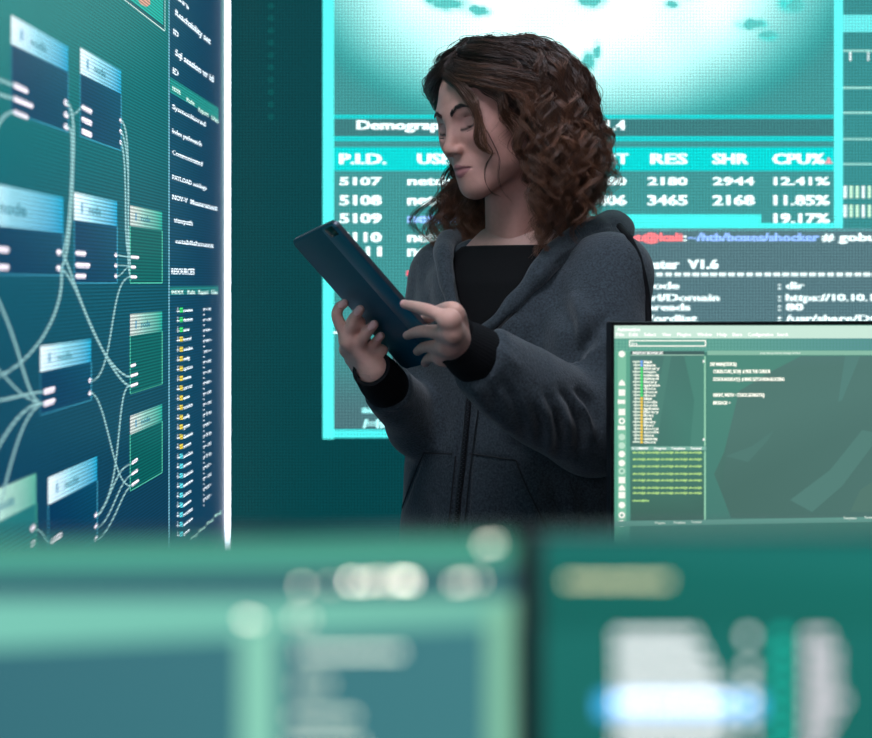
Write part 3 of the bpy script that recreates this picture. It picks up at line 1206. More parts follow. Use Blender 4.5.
tab = empty('tablet', tuple(TC), 'thin dark teal tablet held up in both hands of the woman, back to the camera', 'tablet')


def rrect(hl, hw, r, n=8):
    P = []
    for cx, cy, a0 in ((hl - r, hw - r, 0), (-hl + r, hw - r, 90), (-hl + r, -hw + r, 180), (hl - r, -hw + r, 270)):
        for i in range(n + 1):
            a = math.radians(a0 + 90 * i / n)
            P.append((cx + r * math.cos(a), cy + r * math.sin(a)))
    return P


def plate(hl, hw, r, z0, z1, name, m, parent, ins=0.0012, cl=0, cw=0):
    """rounded plate in the tablet's frame; z = height along the outward back normal"""
    rings = [(ins, z0), (0, z0 + ins), (0, z1 - ins), (ins * .3, z1 - ins * .3), (ins, z1)]
    V, F = [], []
    n = None
    for i, z in rings:
        P = rrect(hl - i, hw - i, max(r - i, .0005))
        n = len(P)
        V += [TC + TL_ * (a + cl) + TW_ * (b + cw) + TN * z for a, b in P]
    for k in range(len(rings) - 1):
        F += [(k * n + j, k * n + (j + 1) % n, (k + 1) * n + (j + 1) % n, (k + 1) * n + j) for j in range(n)]
    F += [tuple(range(n))[::-1], tuple((len(rings) - 1) * n + j for j in range(n))]
    b = MB().add(V, F)
    return b.build(name, m, parent, True)


M_tab = mat('teal anodised metal', (3, 78, 98), 0.42, 0.3, spec=.5, noise=(9, .05))
M_tab2 = mat('dark teal back glass', (4, 92, 114), 0.32, 0.3, spec=.5)
M_edge = mat('dark grey metal edge', (70, 74, 82), 0.35, 0.6)
M_blk = mat('black glass', (6, 7, 9), 0.12)
plate(THL, THW, .011, -TT, -.0008, 'frame', M_edge, tab)
plate(THL - .001, THW - .001, .0105, -.002, 0.0, 'back_cover', M_tab, tab, .0006)
plate(THL - .003, .019, .006, -.0010, .0004, 'back_strip', M_tab2, tab, .0004, 0, THW - .0225)
plate(THL - .004, THW - .004, .008, -TT - .0006, -TT + .001, 'screen', M_blk, tab, .0004)
plate(.0075, .0125, .002, -.0005, .0010, 'camera_module', M_blk, tab, .0004, -THL + .0125, THW - .021)
for a in (-.035, -.008):
    MB().obox(TC + TL_ * a + TW_ * THW - TN * TT * .5, TL_ * .010, TW_ * .0009, TN * .0014, .0004).build('side_button', M_edge, tab)
# ------------------------------------------------------------------ the woman
W = empty('person', (0.13, 2.22, 0.0), 'woman with curly brown hair in a dark grey zipped hoodie looking down at her tablet', 'person')
YAW, PITCH, ROLL = math.radians(55), math.radians(15), math.radians(5)
HC = pt(496, 114, 2.17)
_F0 = np.array([-math.sin(YAW), -math.cos(YAW), 0])
_L0 = np.array([math.cos(YAW), -math.sin(YAW), 0])
_Z = np.array([0, 0, 1.0])
hF = _F0 * math.cos(PITCH) - _Z * math.sin(PITCH)
hU = _F0 * math.sin(PITCH) + _Z * math.cos(PITCH)
hL = _L0 * math.cos(ROLL) + hU * math.sin(ROLL)
hU = hU * math.cos(ROLL) - _L0 * math.sin(ROLL)
HM = np.stack([hL, hF, hU])           # rows: her left, forward, up


def h2w(P):
    return HC + np.asarray(P) @ HM


def w2h(P):
    return HM @ (np.asarray(P, float) - HC)


S_L, S_R = pt(610, 274, 2.12), pt(446, 276, 2.31)
E_L, W_L = pt(583, 425, 2.03), pt(458, 343, 1.880)
E_R, W_R = pt(418, 424, 2.18), TC + TL_ * .094 - TW_ * .070 + TN * .037
NB = pt(519, 262, 2.235)
BYAW = math.radians(30)
bF = np.array([-math.sin(BYAW), -math.cos(BYAW), 0])
bL = np.array([math.cos(BYAW), -math.sin(BYAW), 0])
BC = np.array([0.127, 2.225, 0])


# ---- head and neck
def build_head():
    v = Vol((-.10, -.17, -.36), (.12, .125, .125), .0017)
    v.ell((0, -.012, .030), (.072, .094, .080))
    v.ell((0, .025, -.020), (.059, .062, .085), .03)
    for s in (-1, 1):
        v.cap((s * .046, .0, -.058), (s * .017, .068, -.094), .020, .016, .03)
    v.ell((0, .0745, -.098), (.017, .0155, .0145), .018)
    v.ell((0, .070, -.064), (.026, .0245, .026), .02)
    for s in (-1, 1):
        v.ell((s * .037, .057, -.022), (.022, .021, .022), .022)
        v.cap((s * .039, .057, -.022), (s * .058, .014, -.012), .016, .013, .022)
        v.ell((s * .046, .034, .012), (.018, .034, .034), .02)
        v.ell((s * .044, .040, -.048), (.016, .026, .030), .022)
        v.cap((s * .034, .0715, .019), (s * .008, .0785, .0145), .0085, .0085, .014)
        v.ell((s * .0325, .1025, -.003), (.0185, .022, .0125), .014, True)
    # nose
    v.cap((0, .0775, .010), (0, .100, -.031), .0065, .0080, .013)
    v.ell((0, .1025, -.0345), (.0092, .0088, .0080), .006)
    for s in (-1, 1):
        v.ell((s * .0110, .0935, -.0385), (.0064, .0095, .0066), .005)
        v.ell((s * .0058, .0985, -.0468), (.0032, .0050, .0035), .002, True)
    # eyes: lids lowered over the balls
    for s in (-1, 1):
        v.ell((s * .031, .0645, -.004), (.0148, .0135, .0125), .0035)
        P = [(s * (.031 + .0135 * math.cos(a)), .0645 + .0128 * math.sqrt(max(0.02, 1 - (.93 * math.cos(a)) ** 2)), -.0085 + .0014 * math.cos(a) - .0026 * math.sin(a)) for a in np.linspace(.1, math.pi - .1, 11)]
        v.chain(P, [.0012, .0014, .0017, .0019, .0019, .0019, .0018, .0017, .0015, .0013, .0012], .0008, True, 0)
        P = [(s * (.031 + .0150 * math.cos(a)), .0640 + .0135 * math.sqrt(max(0.02, 1 - (.9 * math.cos(a)) ** 2)), .0032 + .003 * math.sin(a)) for a in np.linspace(.3, math.pi - .3, 7)]
        v.chain(P, [.0011] * 7, .003, True, 0)
    # mouth
    for s in (-1, 1):
        v.chain([(s * .0025, .0930, -.0622), (s * .010, .0905, -.0630), (s * .0205, .0810, -.0672)], [.0046, .0042, .0024], .004)
        v.chain([(0, .0912, -.0728), (s * .009, .0895, -.0723), (s * .0185, .0815, -.0690)], [.0056, .0050, .0026], .004)
        v.chain([(0, .0985, -.0672), (s * .011, .0955, -.0668), (s * .0212, .0858, -.0684)], [.0017, .0016, .0009], .0030, True)
        v.cap((s * .0022, .0965, -.050), (s * .0030, .0985, -.0575), .0016, .0016, .004, True) if s > 0 else None
    # ears
    for s in (-1, 1):
        v.ell((s * .073, -.008, -.012), (.006, .018, .030), .006)
        v.ell((s * .079, -.006, -.008), (.004, .010, .017), .004, True)
    # neck running down into the collar
    nb = w2h(NB)
    nlow = w2h(NB + np.array([0, 0.01, -.09]))
    v.cap((0, -.022, -.055), nb, .050, .051, .022)
    v.cap(nb, nlow, .053, .060, .03)
    # tendon of the turned neck
    v.cap((.048, -.035, -.055), w2h(NB + bF * .042 + np.array([0, 0, -.005])), .011, .009, .022)
    V, Q = v.surface()
    V = relax(V, Q, 1, .4)
    a, b, c = V[:, 0], V[:, 1], V[:, 2]
    C = np.tile(np.array(lin((190, 142, 130))), (len(V), 1))

    def blend(mask, col, k=1.0):
        nonlocal C
        m = (np.clip(mask, 0, 1) * k)[:, None]
        C = C * (1 - m) + np.array(lin(col)) * m
    aa = np.abs(a)
    blend(np.exp(-((aa - .04) / .018) ** 2 - ((c + .03) / .02) ** 2) * (b > .02), (186, 126, 118), .5)
    blend(np.exp(-(a / .010) ** 2 - ((c + .036) / .012) ** 2) * (b > .085), (204, 148, 130), .5)
    blend(np.exp(-((aa - .031) / .017) ** 2 - ((c - .000) / .011) ** 2) * (b > .05), (158, 112, 112), .45)
    # lips
    lt = -.0668 + np.where(aa < .011, .0, -.0015)
    up = (c > -.0680) & (c < -.0582 - .0085 * np.clip((aa - .003) / .020, 0, 1)) & (aa < .021) & (b > .076)
    lo = (c <= -.0665) & (c > -.0790 + .0095 * np.clip(aa / .0195, 0, 1) ** 2) & (aa < .0195) & (b > .078)
    blend((up | lo).astype(float), (150, 92, 96), .85)
    # lash roots along the lids, with the shade in the eye slit painted dark
    ed = -.0085 + .0014 * np.clip((aa - .031) / .0135, -1, 1) - .0026 * np.sqrt(np.clip(1 - ((aa - .031) / .0135) ** 2, 0, 1))
    blend(np.exp(-((c - ed) / .0024) ** 2) * (np.abs(aa - .031) < .0142) * (b > .06), (24, 16, 18), .95)
    return h2w(V), Q, C, V


# ---- hands
def finger(v, J, r, k=.004):
    v.chain(J, r, k, kj=0, fine=4)


def hand(P0, P1, h, wrist, fore, fingers, palm, thumb, nail_n):
    v = Vol(P0, P1, h)
    v.cap(fore, wrist, .025, .020)
    for J, r in fingers:
        v.chain(J, r, .005, kj=0, fine=4)
        v.ell(J[0], (r[0] * 1.02,) * 3, .006)
    for a, b, r0, r1 in palm:
        v.cap(a, b, r0, r1, .012)
    if thumb:
        v.chain(thumb[0], thumb[1], .010, kj=0)
    V, Q = v.surface()
    V = relax(V, Q, 1, .4)
    n = vnormals(V, Q)
    C = np.tile(np.array(lin((206, 160, 146))), (len(V), 1))
    for J, r in fingers:
        tip, d = np.asarray(J[-1]), unit(np.asarray(J[-1]) - np.asarray(J[-2]))
        # knuckle and tip flush
        for q, w_ in ((tip, .010), (J[-2], .006), (J[1], .008)):
            m = np.exp(-(np.linalg.norm(V - np.asarray(q), axis=1) / w_) ** 2)[:, None] * .35
            C = C * (1 - m) + np.array(lin((204, 134, 122))) * m
        o = unit(nail_n - d * nail_n.dot(d))
        sd = np.cross(d, o)
        q = V - (tip + d * r[-1] * .05)
        along, side, out = q @ d, q @ sd, q @ o
        nm = (np.abs(side) < r[-1] * .72) & (along > -r[-1] * 1.25 - 0) & (along < r[-1] * .95) & (out > r[-1] * .25)
        sh = nm & ((side / (r[-1] * .72)) ** 2 + np.clip((-along - r[-1] * .6) / (r[-1] * .7), 0, 1) ** 2 < 1)
        C[sh] = np.array(lin((224, 176, 170)))
        rim = nm & ~sh
        C[rim] = np.array(lin((182, 122, 112)))
        V[sh] += n[sh] * .0004
    return V, Q, C


def T(px, py, o):
    return on_tab(px, py, o)


def hand_right():
    """her right hand: picture's left, four fingers spread on the tablet's back"""
    fi = [([T(349, 341, .036), T(337.5, 318, .026), T(339.0, 308, .015), T(344.2, 303.5, .0074)], [.0094, .0082, .0073, .0062]),
          ([T(348.5, 349, .036), T(350.5, 331, .028), T(355.0, 318, .016), T(360.0, 309.5, .0076)], [.0098, .0086, .0076, .0064]),
          ([T(354, 358, .034), T(361.5, 341, .028), T(368.5, 331, .016), T(374.2, 324.5, .0076)], [.0096, .0084, .0075, .0064]),
          ([T(360.5, 367, .030), T(368.5, 351.5, .023), T(375.5, 342, .014), T(380.8, 335.8, .0070)], [.0088, .0076, .0067, .0058])]
    wr = W_R
    pm = [(fi[i][0][0], wr + (fi[i][0][0] - fi[1][0][0]) * .35, .0100, .0145) for i in range(4)]
    pm.append((fi[0][0][0], fi[3][0][0], .0085, .0085))
    pm.append((T(353, 353, .022), T(360, 322, .0110), .011, .0078))
    pm.append((T(363, 363, .020), T(371, 348, .0115), .011, .0085))
    pm.append((T(368, 364, .020), T(382, 350.5, .0118), .011, .0085))
    pm.append((T(358, 358, .022), T(364, 337, .0115), .011, .0085))
    th = ([wr + np.array([-.012, .012, .012]), T(351, 353, .014), T(347, 339, -.004), T(350, 325, -.0185), T(357, 313, -.0185)], [.016, .013, .010, .0085, .007])
    fore = wr + unit(E_R - wr) * .09
    return hand(np.min([j for f in fi for j in f[0]] + [fore], 0) - .045, np.max([j for f in fi for j in f[0]] + [fore], 0) + .045, .0012, wr, fore, fi, pm, th, unit((-.25, -1, .12)))


def hand_left():
    """her left hand: picture's right, fingers reaching over the near edge"""
    fi = [([T(450, 320, .024), T(430.5, 311.0, .026), T(415.8, 306.8, .016), T(404.5, 304.2, .0074)], [.0094, .0083, .0073, .0060]),
          ([T(452.0, 333, .030), T(427.0, 331.2, .026), T(415.0, 332.6, .016), T(407.5, 335.6, .0075)], [.0100, .0084, .0074, .0061]),
          ([T(447.5, 346, .028), T(430.0, 346.6, .024), T(421.8, 348.2, .014), T(417.6, 351.6, .0074)], [.0094, .0080, .0071, .0060]),
          ([T(442.5, 356, .024), T(433.0, 357.0, .019), T(427.5, 359.4, .012), T(425.3, 363.0, .0070)], [.0086, .0074, .0066, .0058])]
    wr = W_L + np.array([.004, .0, -.006])
    pm = [(fi[i][0][0], wr + (fi[i][0][0] - fi[1][0][0]) * .4, .0105, .0160) for i in range(4)]
    pm.append((fi[0][0][0], fi[3][0][0], .0085, .0085))
    th = ([wr + np.array([-.002, .016, .018]), T(455, 312, -.006), T(441, 311, -.018), T(424, 320, -.0180)], [.015, .012, .0095, .0075])
    fore = wr + unit(E_L - wr) * .09
    return hand(np.min([j for f in fi for j in f[0]] + [fore], 0) - .045, np.max([j for f in fi for j in f[0]] + [fore], 0) + .045, .0012, wr, fore, fi, pm, th, unit((-.1, -1, .35)))


def torso_field(v, grow, zlo, zhi, k=0.0, prof=None):
    """upright trunk of oval sections, in the body's turned frame"""
    prof = prof or [(.60, .155, .115, .0), (.80, .165, .118, .0), (.98, .142, .104, .005), (1.15, .150, .112, .012), (1.25, .155, .115, .010), (1.33, .130, .085, .0), (1.39, .06, .055, .0)]
    zs, ra, rb, of = (np.array([q[i] for q in prof], float) for i in range(4))

    def f(X, Y, Z):
        A = np.interp(Z, zs, ra) + grow
        B = np.interp(Z, zs, rb) + grow
        O = np.interp(Z, zs, of)
        x, y = X - BC[0] - bF[0] * O, Y - BC[1] - bF[1] * O
        a = x * bL[0] + y * bL[1]
        b = x * bF[0] + y * bF[1]
        d = (np.sqrt((a / A) ** 2 + (b / B) ** 2) - 1) * np.minimum(A, B)
        return np.maximum(d, np.maximum(zlo - Z, Z - zhi))
    e = .24
    v.op(f, (BC[0] - e, BC[1] - e, zlo), (BC[0] + e, BC[1] + e, zhi), k)


def build_body():
    v = Vol((-.25, 1.88, .02), (.42, 2.52, 1.40), .008)
    torso_field(v, -.012, .83, 1.385)
    for Sh, E, Wr in ((S_L, E_L, W_L), (S_R, E_R, W_R)):
        v.cap(NB + np.array([0, 0, -.03]), Sh + np.array([0, 0, -.005]), .045, .042, .03)
        v.cap(Sh, E, .044, .036, .03)
        v.cap(E, Wr, .036, .024, .01)
    for s in (-1, 1):
        hip = BC + bL * (s * .085) + np.array([0, 0, .86])
        kn = BC + bL * (s * .095) + bF * (.02) + np.array([0, 0, .47])
        an = BC + bL * (s * .10) + np.array([0, 0, .08])
        v.cap(hip, kn, .080, .052, .03)
        v.cap(kn, an, .050, .034, .01)
    V, Q = v.surface()
    C = np.tile(np.array(lin((186, 146, 134))), (len(V), 1))
    return V, Q, C


hv, hq, hc, head_local = build_head()
parts = [(hv, hq, hc), hand_right(), hand_left(), build_body()]
VV, QQ, CC, o_ = [], [], [], 0
for a, b, c in parts:
    VV.append(a)
    QQ.append(b + o_)
    CC.append(c)
    o_ += len(a)
me = fast_mesh('body', np.concatenate(VV), np.concatenate(QQ))
set_col(me, np.concatenate(CC))
M_skin = mat('skin', (200, 150, 136), 0.52, spec=.38, sss=.12, attr='Col', bump=(900, .10), noise=(120, .05))
link('body', me, M_skin, W)


# ---- brows and lashes
def strands(name, P, r, m, parent, col=None, n=3):
    """P: (N, K, 3) centre lines to tapered three-sided hairs in one mesh"""
    P = np.asarray(P, float)
    N, K, _ = P.shape
    T_ = np.gradient(P, axis=1)
    T_ /= np.linalg.norm(T_, axis=2)[..., None] + 1e-12
    ref = unit((.3, .9, .25))
    A = np.cross(T_, ref)
    A /= np.linalg.norm(A, axis=2)[..., None] + 1e-9
    B = np.cross(T_, A)
    R = np.asarray(r, float)
    if R.ndim == 0:
        R = np.full((N, K), float(R))
    elif R.ndim == 1:
        R = np.tile(R, (N, 1))
    ring = []
    for j in range(n):
        a = 2 * math.pi * j / n
        ring.append(P + R[..., None] * (math.cos(a) * A + math.sin(a) * B))
    V = np.stack(ring, 2).reshape(-1, 3)
    base = (np.arange(N)[:, None, None] * K + np.arange(K - 1)[None, :, None]) * n
    j = np.arange(n)[None, None, :]
    j2 = (j + 1) % n
    Q = np.stack([base + j, base + j2, base + n + j2, base + n + j], -1).reshape(-1, 4)
    me = fast_mesh(name, V, Q)
    if col is not None:
        set_col(me, np.repeat(np.asarray(col).reshape(N, -1, 3) if np.asarray(col).ndim == 2 else np.asarray(col), n * (K if np.asarray(col).ndim == 2 else 1), axis=1).reshape(-1, 3))
    return link(name, me, m, parent)


def face_front(a, c):
    """forward distance of the face's surface at head-local (a, c)"""
    k = (np.abs(head_local[:, 0] - a) < .0025) & (np.abs(head_local[:, 2] - c) < .0025)
    return head_local[k, 1].max() if k.any() else .07


M_brow = mat('dark brown brow hair', (46, 33, 32), .6)
for s in (-1, 1):
    P = []
    for i in range(210):
        u = rng.random()
        a = s * (.010 + .034 * u)
        c = .0145 + .0090 * math.sin(min(u * 1.25, 1) * math.pi * .62) - .004 * max(0, u - .7) / .3 + rng.normal(0, .0019) * (1.1 - .75 * u)
        b = face_front(a, c)
        d = np.array([s * (.9 + u * .4), -.15 - .5 * u, .35 - .75 * u])
        d = unit(d) * .0062
        q = np.array([a, b - .0003, c])
        P.append([h2w(q), h2w(q + d * .5 + np.array([0, .0012, 0])), h2w(q + d + np.array([0, .0010, 0]))])
    strands('eyebrow', P, [.00042, .00036, .0001], M_brow, W)
    P = []
    for i in range(120):
        a_ = rng.uniform(.12, math.pi - .12)
        ca = math.cos(a_)
        q = np.array([s * (.031 + .0138 * ca), .0650 + .0132 * math.sqrt(max(.02, 1 - (.93 * ca) ** 2)), -.0092 + .0014 * ca - .0026 * math.sin(a_)])
        d = np.array([s * ca * .8, .75, -.55]) * .0075 * rng.uniform(.8, 1.1)
        P.append([h2w(q - np.array([0, .001, 0])), h2w(q + d * .5 - np.array([0, 0, .0006])), h2w(q + d + np.array([0, 0, .0006]))])
    strands('eyelash', P, [.0008, .0006, .00015], M_brow, W)

# ---- black shirt under the hoodie
TEE = [(.95, .150, .108, .004), (1.10, .152, .112, .010), (1.22, .155, .116, .012), (1.30, .142, .100, .006), (1.335, .118, .080, .002), (1.365, .080, .066, .000)]


def tee_vol(lo, hi, h):
    v = Vol(lo, hi, h)
    torso_field(v, .0, .9, 1.356, 0, TEE)
    for Sh in (S_L, S_R):
        v.cap(NB + np.array([0, 0, -.035]), Sh + np.array([0, 0, -.01]), .050, .046, .03)
    return v


v = tee_vol((-.08, 1.98, .95), (.36, 2.44, 1.42), .005)
v.cap(NB + np.array([0, 0, -.055]) + bF * .014, NB + np.array([0, 0, .10]) + bF * .006, .0570, .0580, .003, True)
V, Q = v.surface()
V = relax(V, Q, 1, .5)
M_tee = mat('black cotton jersey', (11, 11, 13), .85, spec=.2, bump=(900, .2))
link('shirt', fast_mesh('shirt', V, Q), M_tee, W)
# ---- hoodie
PROF = [(.74, .176, .142, .0), (.80, .192, .154, .0), (.92, .192, .150, .004), (1.02, .180, .142, .008), (1.15, .174, .138, .014), (1.24, .172, .136, .014), (1.31, .150, .110, .006), (1.35, .112, .085, .0), (1.375, .06, .055, .0)]


def pixels(V):
    V = np.asarray(V)
    return V[..., 0] / V[..., 1] * FPX + CX, HOR - (V[..., 2] - EYE) / V[..., 1] * FPX


def poly_sd(px, py, P):
    """signed distance to a polygon (pixels), negative inside"""
    P = np.asarray(P, float)
    d = np.full(px.shape, 1e9)
    ins = np.zeros(px.shape, bool)
    for i in range(len(P)):
        a, b = P[i], P[(i + 1) % len(P)]
        e = b - a
        t = np.clip(((px - a[0]) * e[0] + (py - a[1]) * e[1]) / e.dot(e), 0, 1)
        d = np.minimum(d, np.hypot(px - a[0] - t * e[0], py - a[1] - t * e[1]))
        c = (a[1] > py) != (b[1] > py)
        with np.errstate(divide='ignore', invalid='ignore'):
            x = e[0] * (py - a[1]) / e[1] + a[0]
        ins ^= c & (px < x)
    return np.where(ins, -d, d)


v = Vol((-.21, 1.86, .76), (.44, 2.50, 1.43), .0042)
torso_field(v, .0, .78, 1.372, 0, PROF)
# shoulders
for Sh in (S_L, S_R):
    v.cap(NB + np.array([0, .012, -.045]), Sh + np.array([0, 0, -.004]), .058, .056, .035)
# sleeves (loose, thick fleece)
cuffL = W_L + unit(E_L - W_L) * .040
cuffR = W_R + unit(E_R - W_R) * .050
elL = E_L + np.array([.012, .0, -.005])
v.cap(S_L, S_L + (E_L - S_L) * .5, .062, .070, .03)
v.cap(S_L + (E_L - S_L) * .5, elL, .068, .066, .02)
mid = W_L + (E_L - W_L) * .5 + np.array([0, 0, -.006])
v.chain([elL, mid, cuffL], [.066, .062, .046], .02, kj=0)
v.cap(S_R, S_R + (E_R - S_R) * .5, .052, .056, .03)
v.cap(S_R + (E_R - S_R) * .5, E_R, .054, .046, .02)
v.cap(E_R, cuffR, .047, .0375, .02)
for cu, E_, r_ in ((cuffL, E_L, .075), (cuffR, E_R, .052)):   # straight sleeve ends
    d_ = unit(E_ - cu)
    v.op(lambda X, Y, Z: np.maximum((X - cu[0]) * d_[0] + (Y - cu[1]) * d_[1] + (Z - cu[2]) * d_[2], np.sqrt((X - cu[0]) ** 2 + (Y - cu[1]) ** 2 + (Z - cu[2]) ** 2) - r_), cu - r_, cu + r_, .008, True)
# opening cut down to the shirt
TV = tee_vol((-.12, 1.95, .95), (.40, 2.46, 1.42), .005)
OPEN = [(449, 205), (449, 240), (454, 282), (461, 318), (469, 344), (478, 344), (490, 336), (520, 302), (551, 263), (552, 236), (545, 205)]
X, Y, Z = np.meshgrid(v.ax[0], v.ax[1], v.ax[2], indexing='ij', sparse=True)
k = v.D < .03
I = np.argwhere(k)
Pg = np.stack([v.ax[0][I[:, 0]], v.ax[1][I[:, 1]], v.ax[2][I[:, 2]]], 1)
px, py = pixels(Pg)
sd2 = poly_sd(px, py, OPEN) * Pg[:, 1] / FPX
tsd = TV.sample(Pg)
cutd = np.maximum(np.maximum(sd2, -(tsd + .004)), Pg[:, 1] - 2.235)
d0 = v.D[k]
v.D[k] = -smin(-d0, cutd, .006)
# neck hole, so that the hoodie opens round the neck behind too
v.cap(NB + np.array([0, 0, -.06]), NB + np.array([0, -.01, .12]), .066, .075, .01, True)
V, Q = v.surface()
V = relax(V, Q, 2, .5)
n = vnormals(V, Q)


def strokes(V, n, L, ylo=0, yhi=9):
    """press folds into the cloth: each stroke is a line over the front of the cloth with a width and a depth
    (positive = ridge)"""
    px, py = pixels(V)
    view = V - np.array([0, 0, EYE])
    view = view / np.linalg.norm(view, axis=1)[:, None]
    fac = np.clip(-(n * view).sum(1) * 2.5, 0, 1)
    D = np.zeros(len(V))
    for pts, w, dep, y0, y1 in L:
        P = np.asarray(pts, float)
        d = np.full(len(V), 1e9)
        tt = np.zeros(len(V))
        seg = np.r_[0, np.cumsum(np.hypot(*np.diff(P, axis=0).T))]
        for i in range(len(P) - 1):
            a, e = P[i], P[i + 1] - P[i]
            t = np.clip(((px - a[0]) * e[0] + (py - a[1]) * e[1]) / e.dot(e), 0, 1)
            q = np.hypot(px - a[0] - t * e[0], py - a[1] - t * e[1])
            m = q < d
            d = np.where(m, q, d)
            tt = np.where(m, (seg[i] + t * (seg[i + 1] - seg[i])) / seg[-1], tt)
        taper = np.sin(np.clip(tt, 0.02, .98) * math.pi) ** .6
        D += dep * np.exp(-(d / w) ** 2) * taper * ((V[:, 1] > y0) & (V[:, 1] < y1))
    return V + n * (D * fac)[:, None]


ARM = (1.80, 2.075)
BODY = (2.04, 2.6)
FOLDS = [
    # bunched folds inside the left elbow
    ([(545, 392), (556, 412), (560, 436), (558, 462)], 5, -0.0130, *ARM), ([(560, 388), (574, 404), (582, 428), (580, 455)], 5, -0.0130, *ARM),
    ([(532, 402), (540, 424), (540, 448)], 5, -0.0091, *ARM), ([(552, 398), (566, 420), (570, 446)], 5, 0.0091, *ARM),
    ([(538, 396), (549, 420), (551, 450)], 5, 0.0078, *ARM), ([(575, 386), (592, 402), (600, 428)], 6, -0.0117, *ARM), ([(570, 392), (588, 416), (592, 444)], 5, 0.0078, *ARM),
    ([(518, 408), (524, 430), (522, 452)], 6, -0.0065, *ARM), ([(490, 366), (512, 398), (520, 420)], 6, -0.0065, *ARM), ([(480, 345), (500, 352), (522, 372)], 6, 0.0052, *ARM),
    ([(478, 366), (492, 390), (496, 418)], 6, -0.0065, *ARM), ([(470, 384), (492, 412), (520, 440)], 7, 0.0052, *ARM), ([(500, 440), (540, 466), (580, 474)], 7, -0.0052, *ARM),
    # upper arm and armpit
    ([(600, 330), (578, 352), (562, 380)], 9, -0.0182, 2.0, 2.6), ([(618, 310), (596, 326), (576, 350)], 8, -0.0091, 2.0, 2.6), ([(560, 300), (572, 330), (566, 366)], 8, -0.0091, 2.0, 2.6),
    ([(575, 290), (584, 320), (580, 350)], 8, 0.0091, 2.0, 2.6), ([(612, 345), (592, 362), (580, 386)], 7, 0.0091, 2.0, 2.6), ([(600, 372), (590, 386), (584, 398)], 6, -0.0104, 2.0, 2.6),
    ([(530, 300), (538, 322), (534, 350)], 9, -.006, *BODY), ([(500, 340), (512, 352), (520, 368)], 8, -.004, *BODY),
    # body: pocket slant, drape at the hem
    ([(423, 453), (452, 454)], 1.4, -.0050, *BODY), ([(469, 454), (492, 457), (516, 460)], 1.4, -.0050, *BODY), ([(516, 460), (524, 480), (540, 514)], 1.6, -.0050, *BODY),
    ([(424, 453), (412, 482), (402, 512)], 1.6, -.0050, *BODY), ([(462, 405), (457, 460), (452, 540)], 2.2, -.0060, *BODY), ([(475, 405), (470, 460), (466, 540)], 2.0, -.0040, *BODY),
    ([(550, 480), (560, 505), (556, 540)], 7, -.008, *BODY), ([(580, 482), (586, 505), (588, 540)], 7, -.006, *BODY), ([(538, 476), (534, 500), (536, 540)], 7, .006, *BODY),
    ([(430, 400), (440, 430), (436, 452)], 8, -.004, *BODY), ([(498, 470), (506, 500), (502, 540)], 8, -.004, *BODY), ([(420, 490), (430, 510), (428, 540)], 7, -.004, *BODY),
    # right sleeve
    ([(372, 392), (388, 398), (406, 396)], 6, -.006, 1.9, 2.3), ([(382, 412), (398, 416), (414, 410)], 6, -.006, 1.9, 2.3), ([(376, 402), (392, 408), (410, 402)], 5, .005, 1.9, 2.3),
    ([(412, 262), (410, 300), (408, 330)], 7, -.006, 2.1, 2.6), ([(424, 270), (428, 310), (426, 350)], 7, -.007, 2.05, 2.6),
]
V = strokes(V, n, FOLDS)
# soft overall unevenness of the fleece
for f, a in ((26, .0022), (55, .0012)):
    ph = rng.uniform(0, 6.28, 6)
    dr = rng.normal(size=(6, 3))
    dr /= np.linalg.norm(dr, axis=1)[:, None]
    w_ = sum(np.sin(V @ dr[i] * f + ph[i] + 1.3 * np.sin(V @ dr[(i + 1) % 6] * f * .6)) for i in range(6)) / 3
    V = V + n * (w_ * a)[:, None]
M_fleece = mat('charcoal marl fleece', (56, 64, 70), .92, spec=.15, sheen=.2, noise=(340, .45), bump=(330, .6))
hood_o = link('hoodie', fast_mesh('hoodie', V, Q), M_fleece, W)
HV = V


def front_hit(px, py, lift=.001, ymin=0):
    """point of the cloth's front under a picture position"""
    x, y = pixels(HV)
    k = (np.hypot(x - px, y - py) < 4) & (HV[:, 1] > ymin)
    if not k.any():
        return pt(px, py, 2.1)
    return pt(px, py, HV[k, 1].min() - lift)


# ---- ribbed cuffs
M_rib = mat('black rib knit', (12, 13, 16), .85, spec=.2, bump=(700, .4))


def cuff(a, b, r0, r1, name):
    a, b = np.asarray(a), np.asarray(b)
    d = unit(b - a)
    x = unit(np.cross(d, (0, 0, 1)))
    y = np.cross(d, x)
    V, F = [], []
    n = 192
    prof = [(0.0, r0 - .006), (-.003, r0 - .003), (.0, r0), (.2, r0 + .0015), (.5, (r0 + r1) / 2 + .003), (.8, r1 + .002), (1.0, r1), (1.05, r1 - .006)]
    L = np.linalg.norm(b - a)
    for t, r in prof:
        for j in range(n):
            q = 2 * math.pi * j / n
            rr_ = r + .0003 * math.cos(q * 48)
            V.append(a + d * L * t + rr_ * (math.cos(q) * x + math.sin(q) * y))
    for i in range(len(prof) - 1):
        F += [(i * n + j, i * n + (j + 1) % n, (i + 1) * n + (j + 1) % n, (i + 1) * n + j) for j in range(n)]
    return MB().add(V, F).build(name, M_rib, hood_o, True)


dL = unit(E_L - W_L)
cuff(W_L - dL * .006, W_L + dL * .050, .0325, .0375, 'cuff')
dR = unit(E_R - W_R)
cuff(W_R - dR * .014, W_R + dR * .060, .0285, .0315, 'cuff')

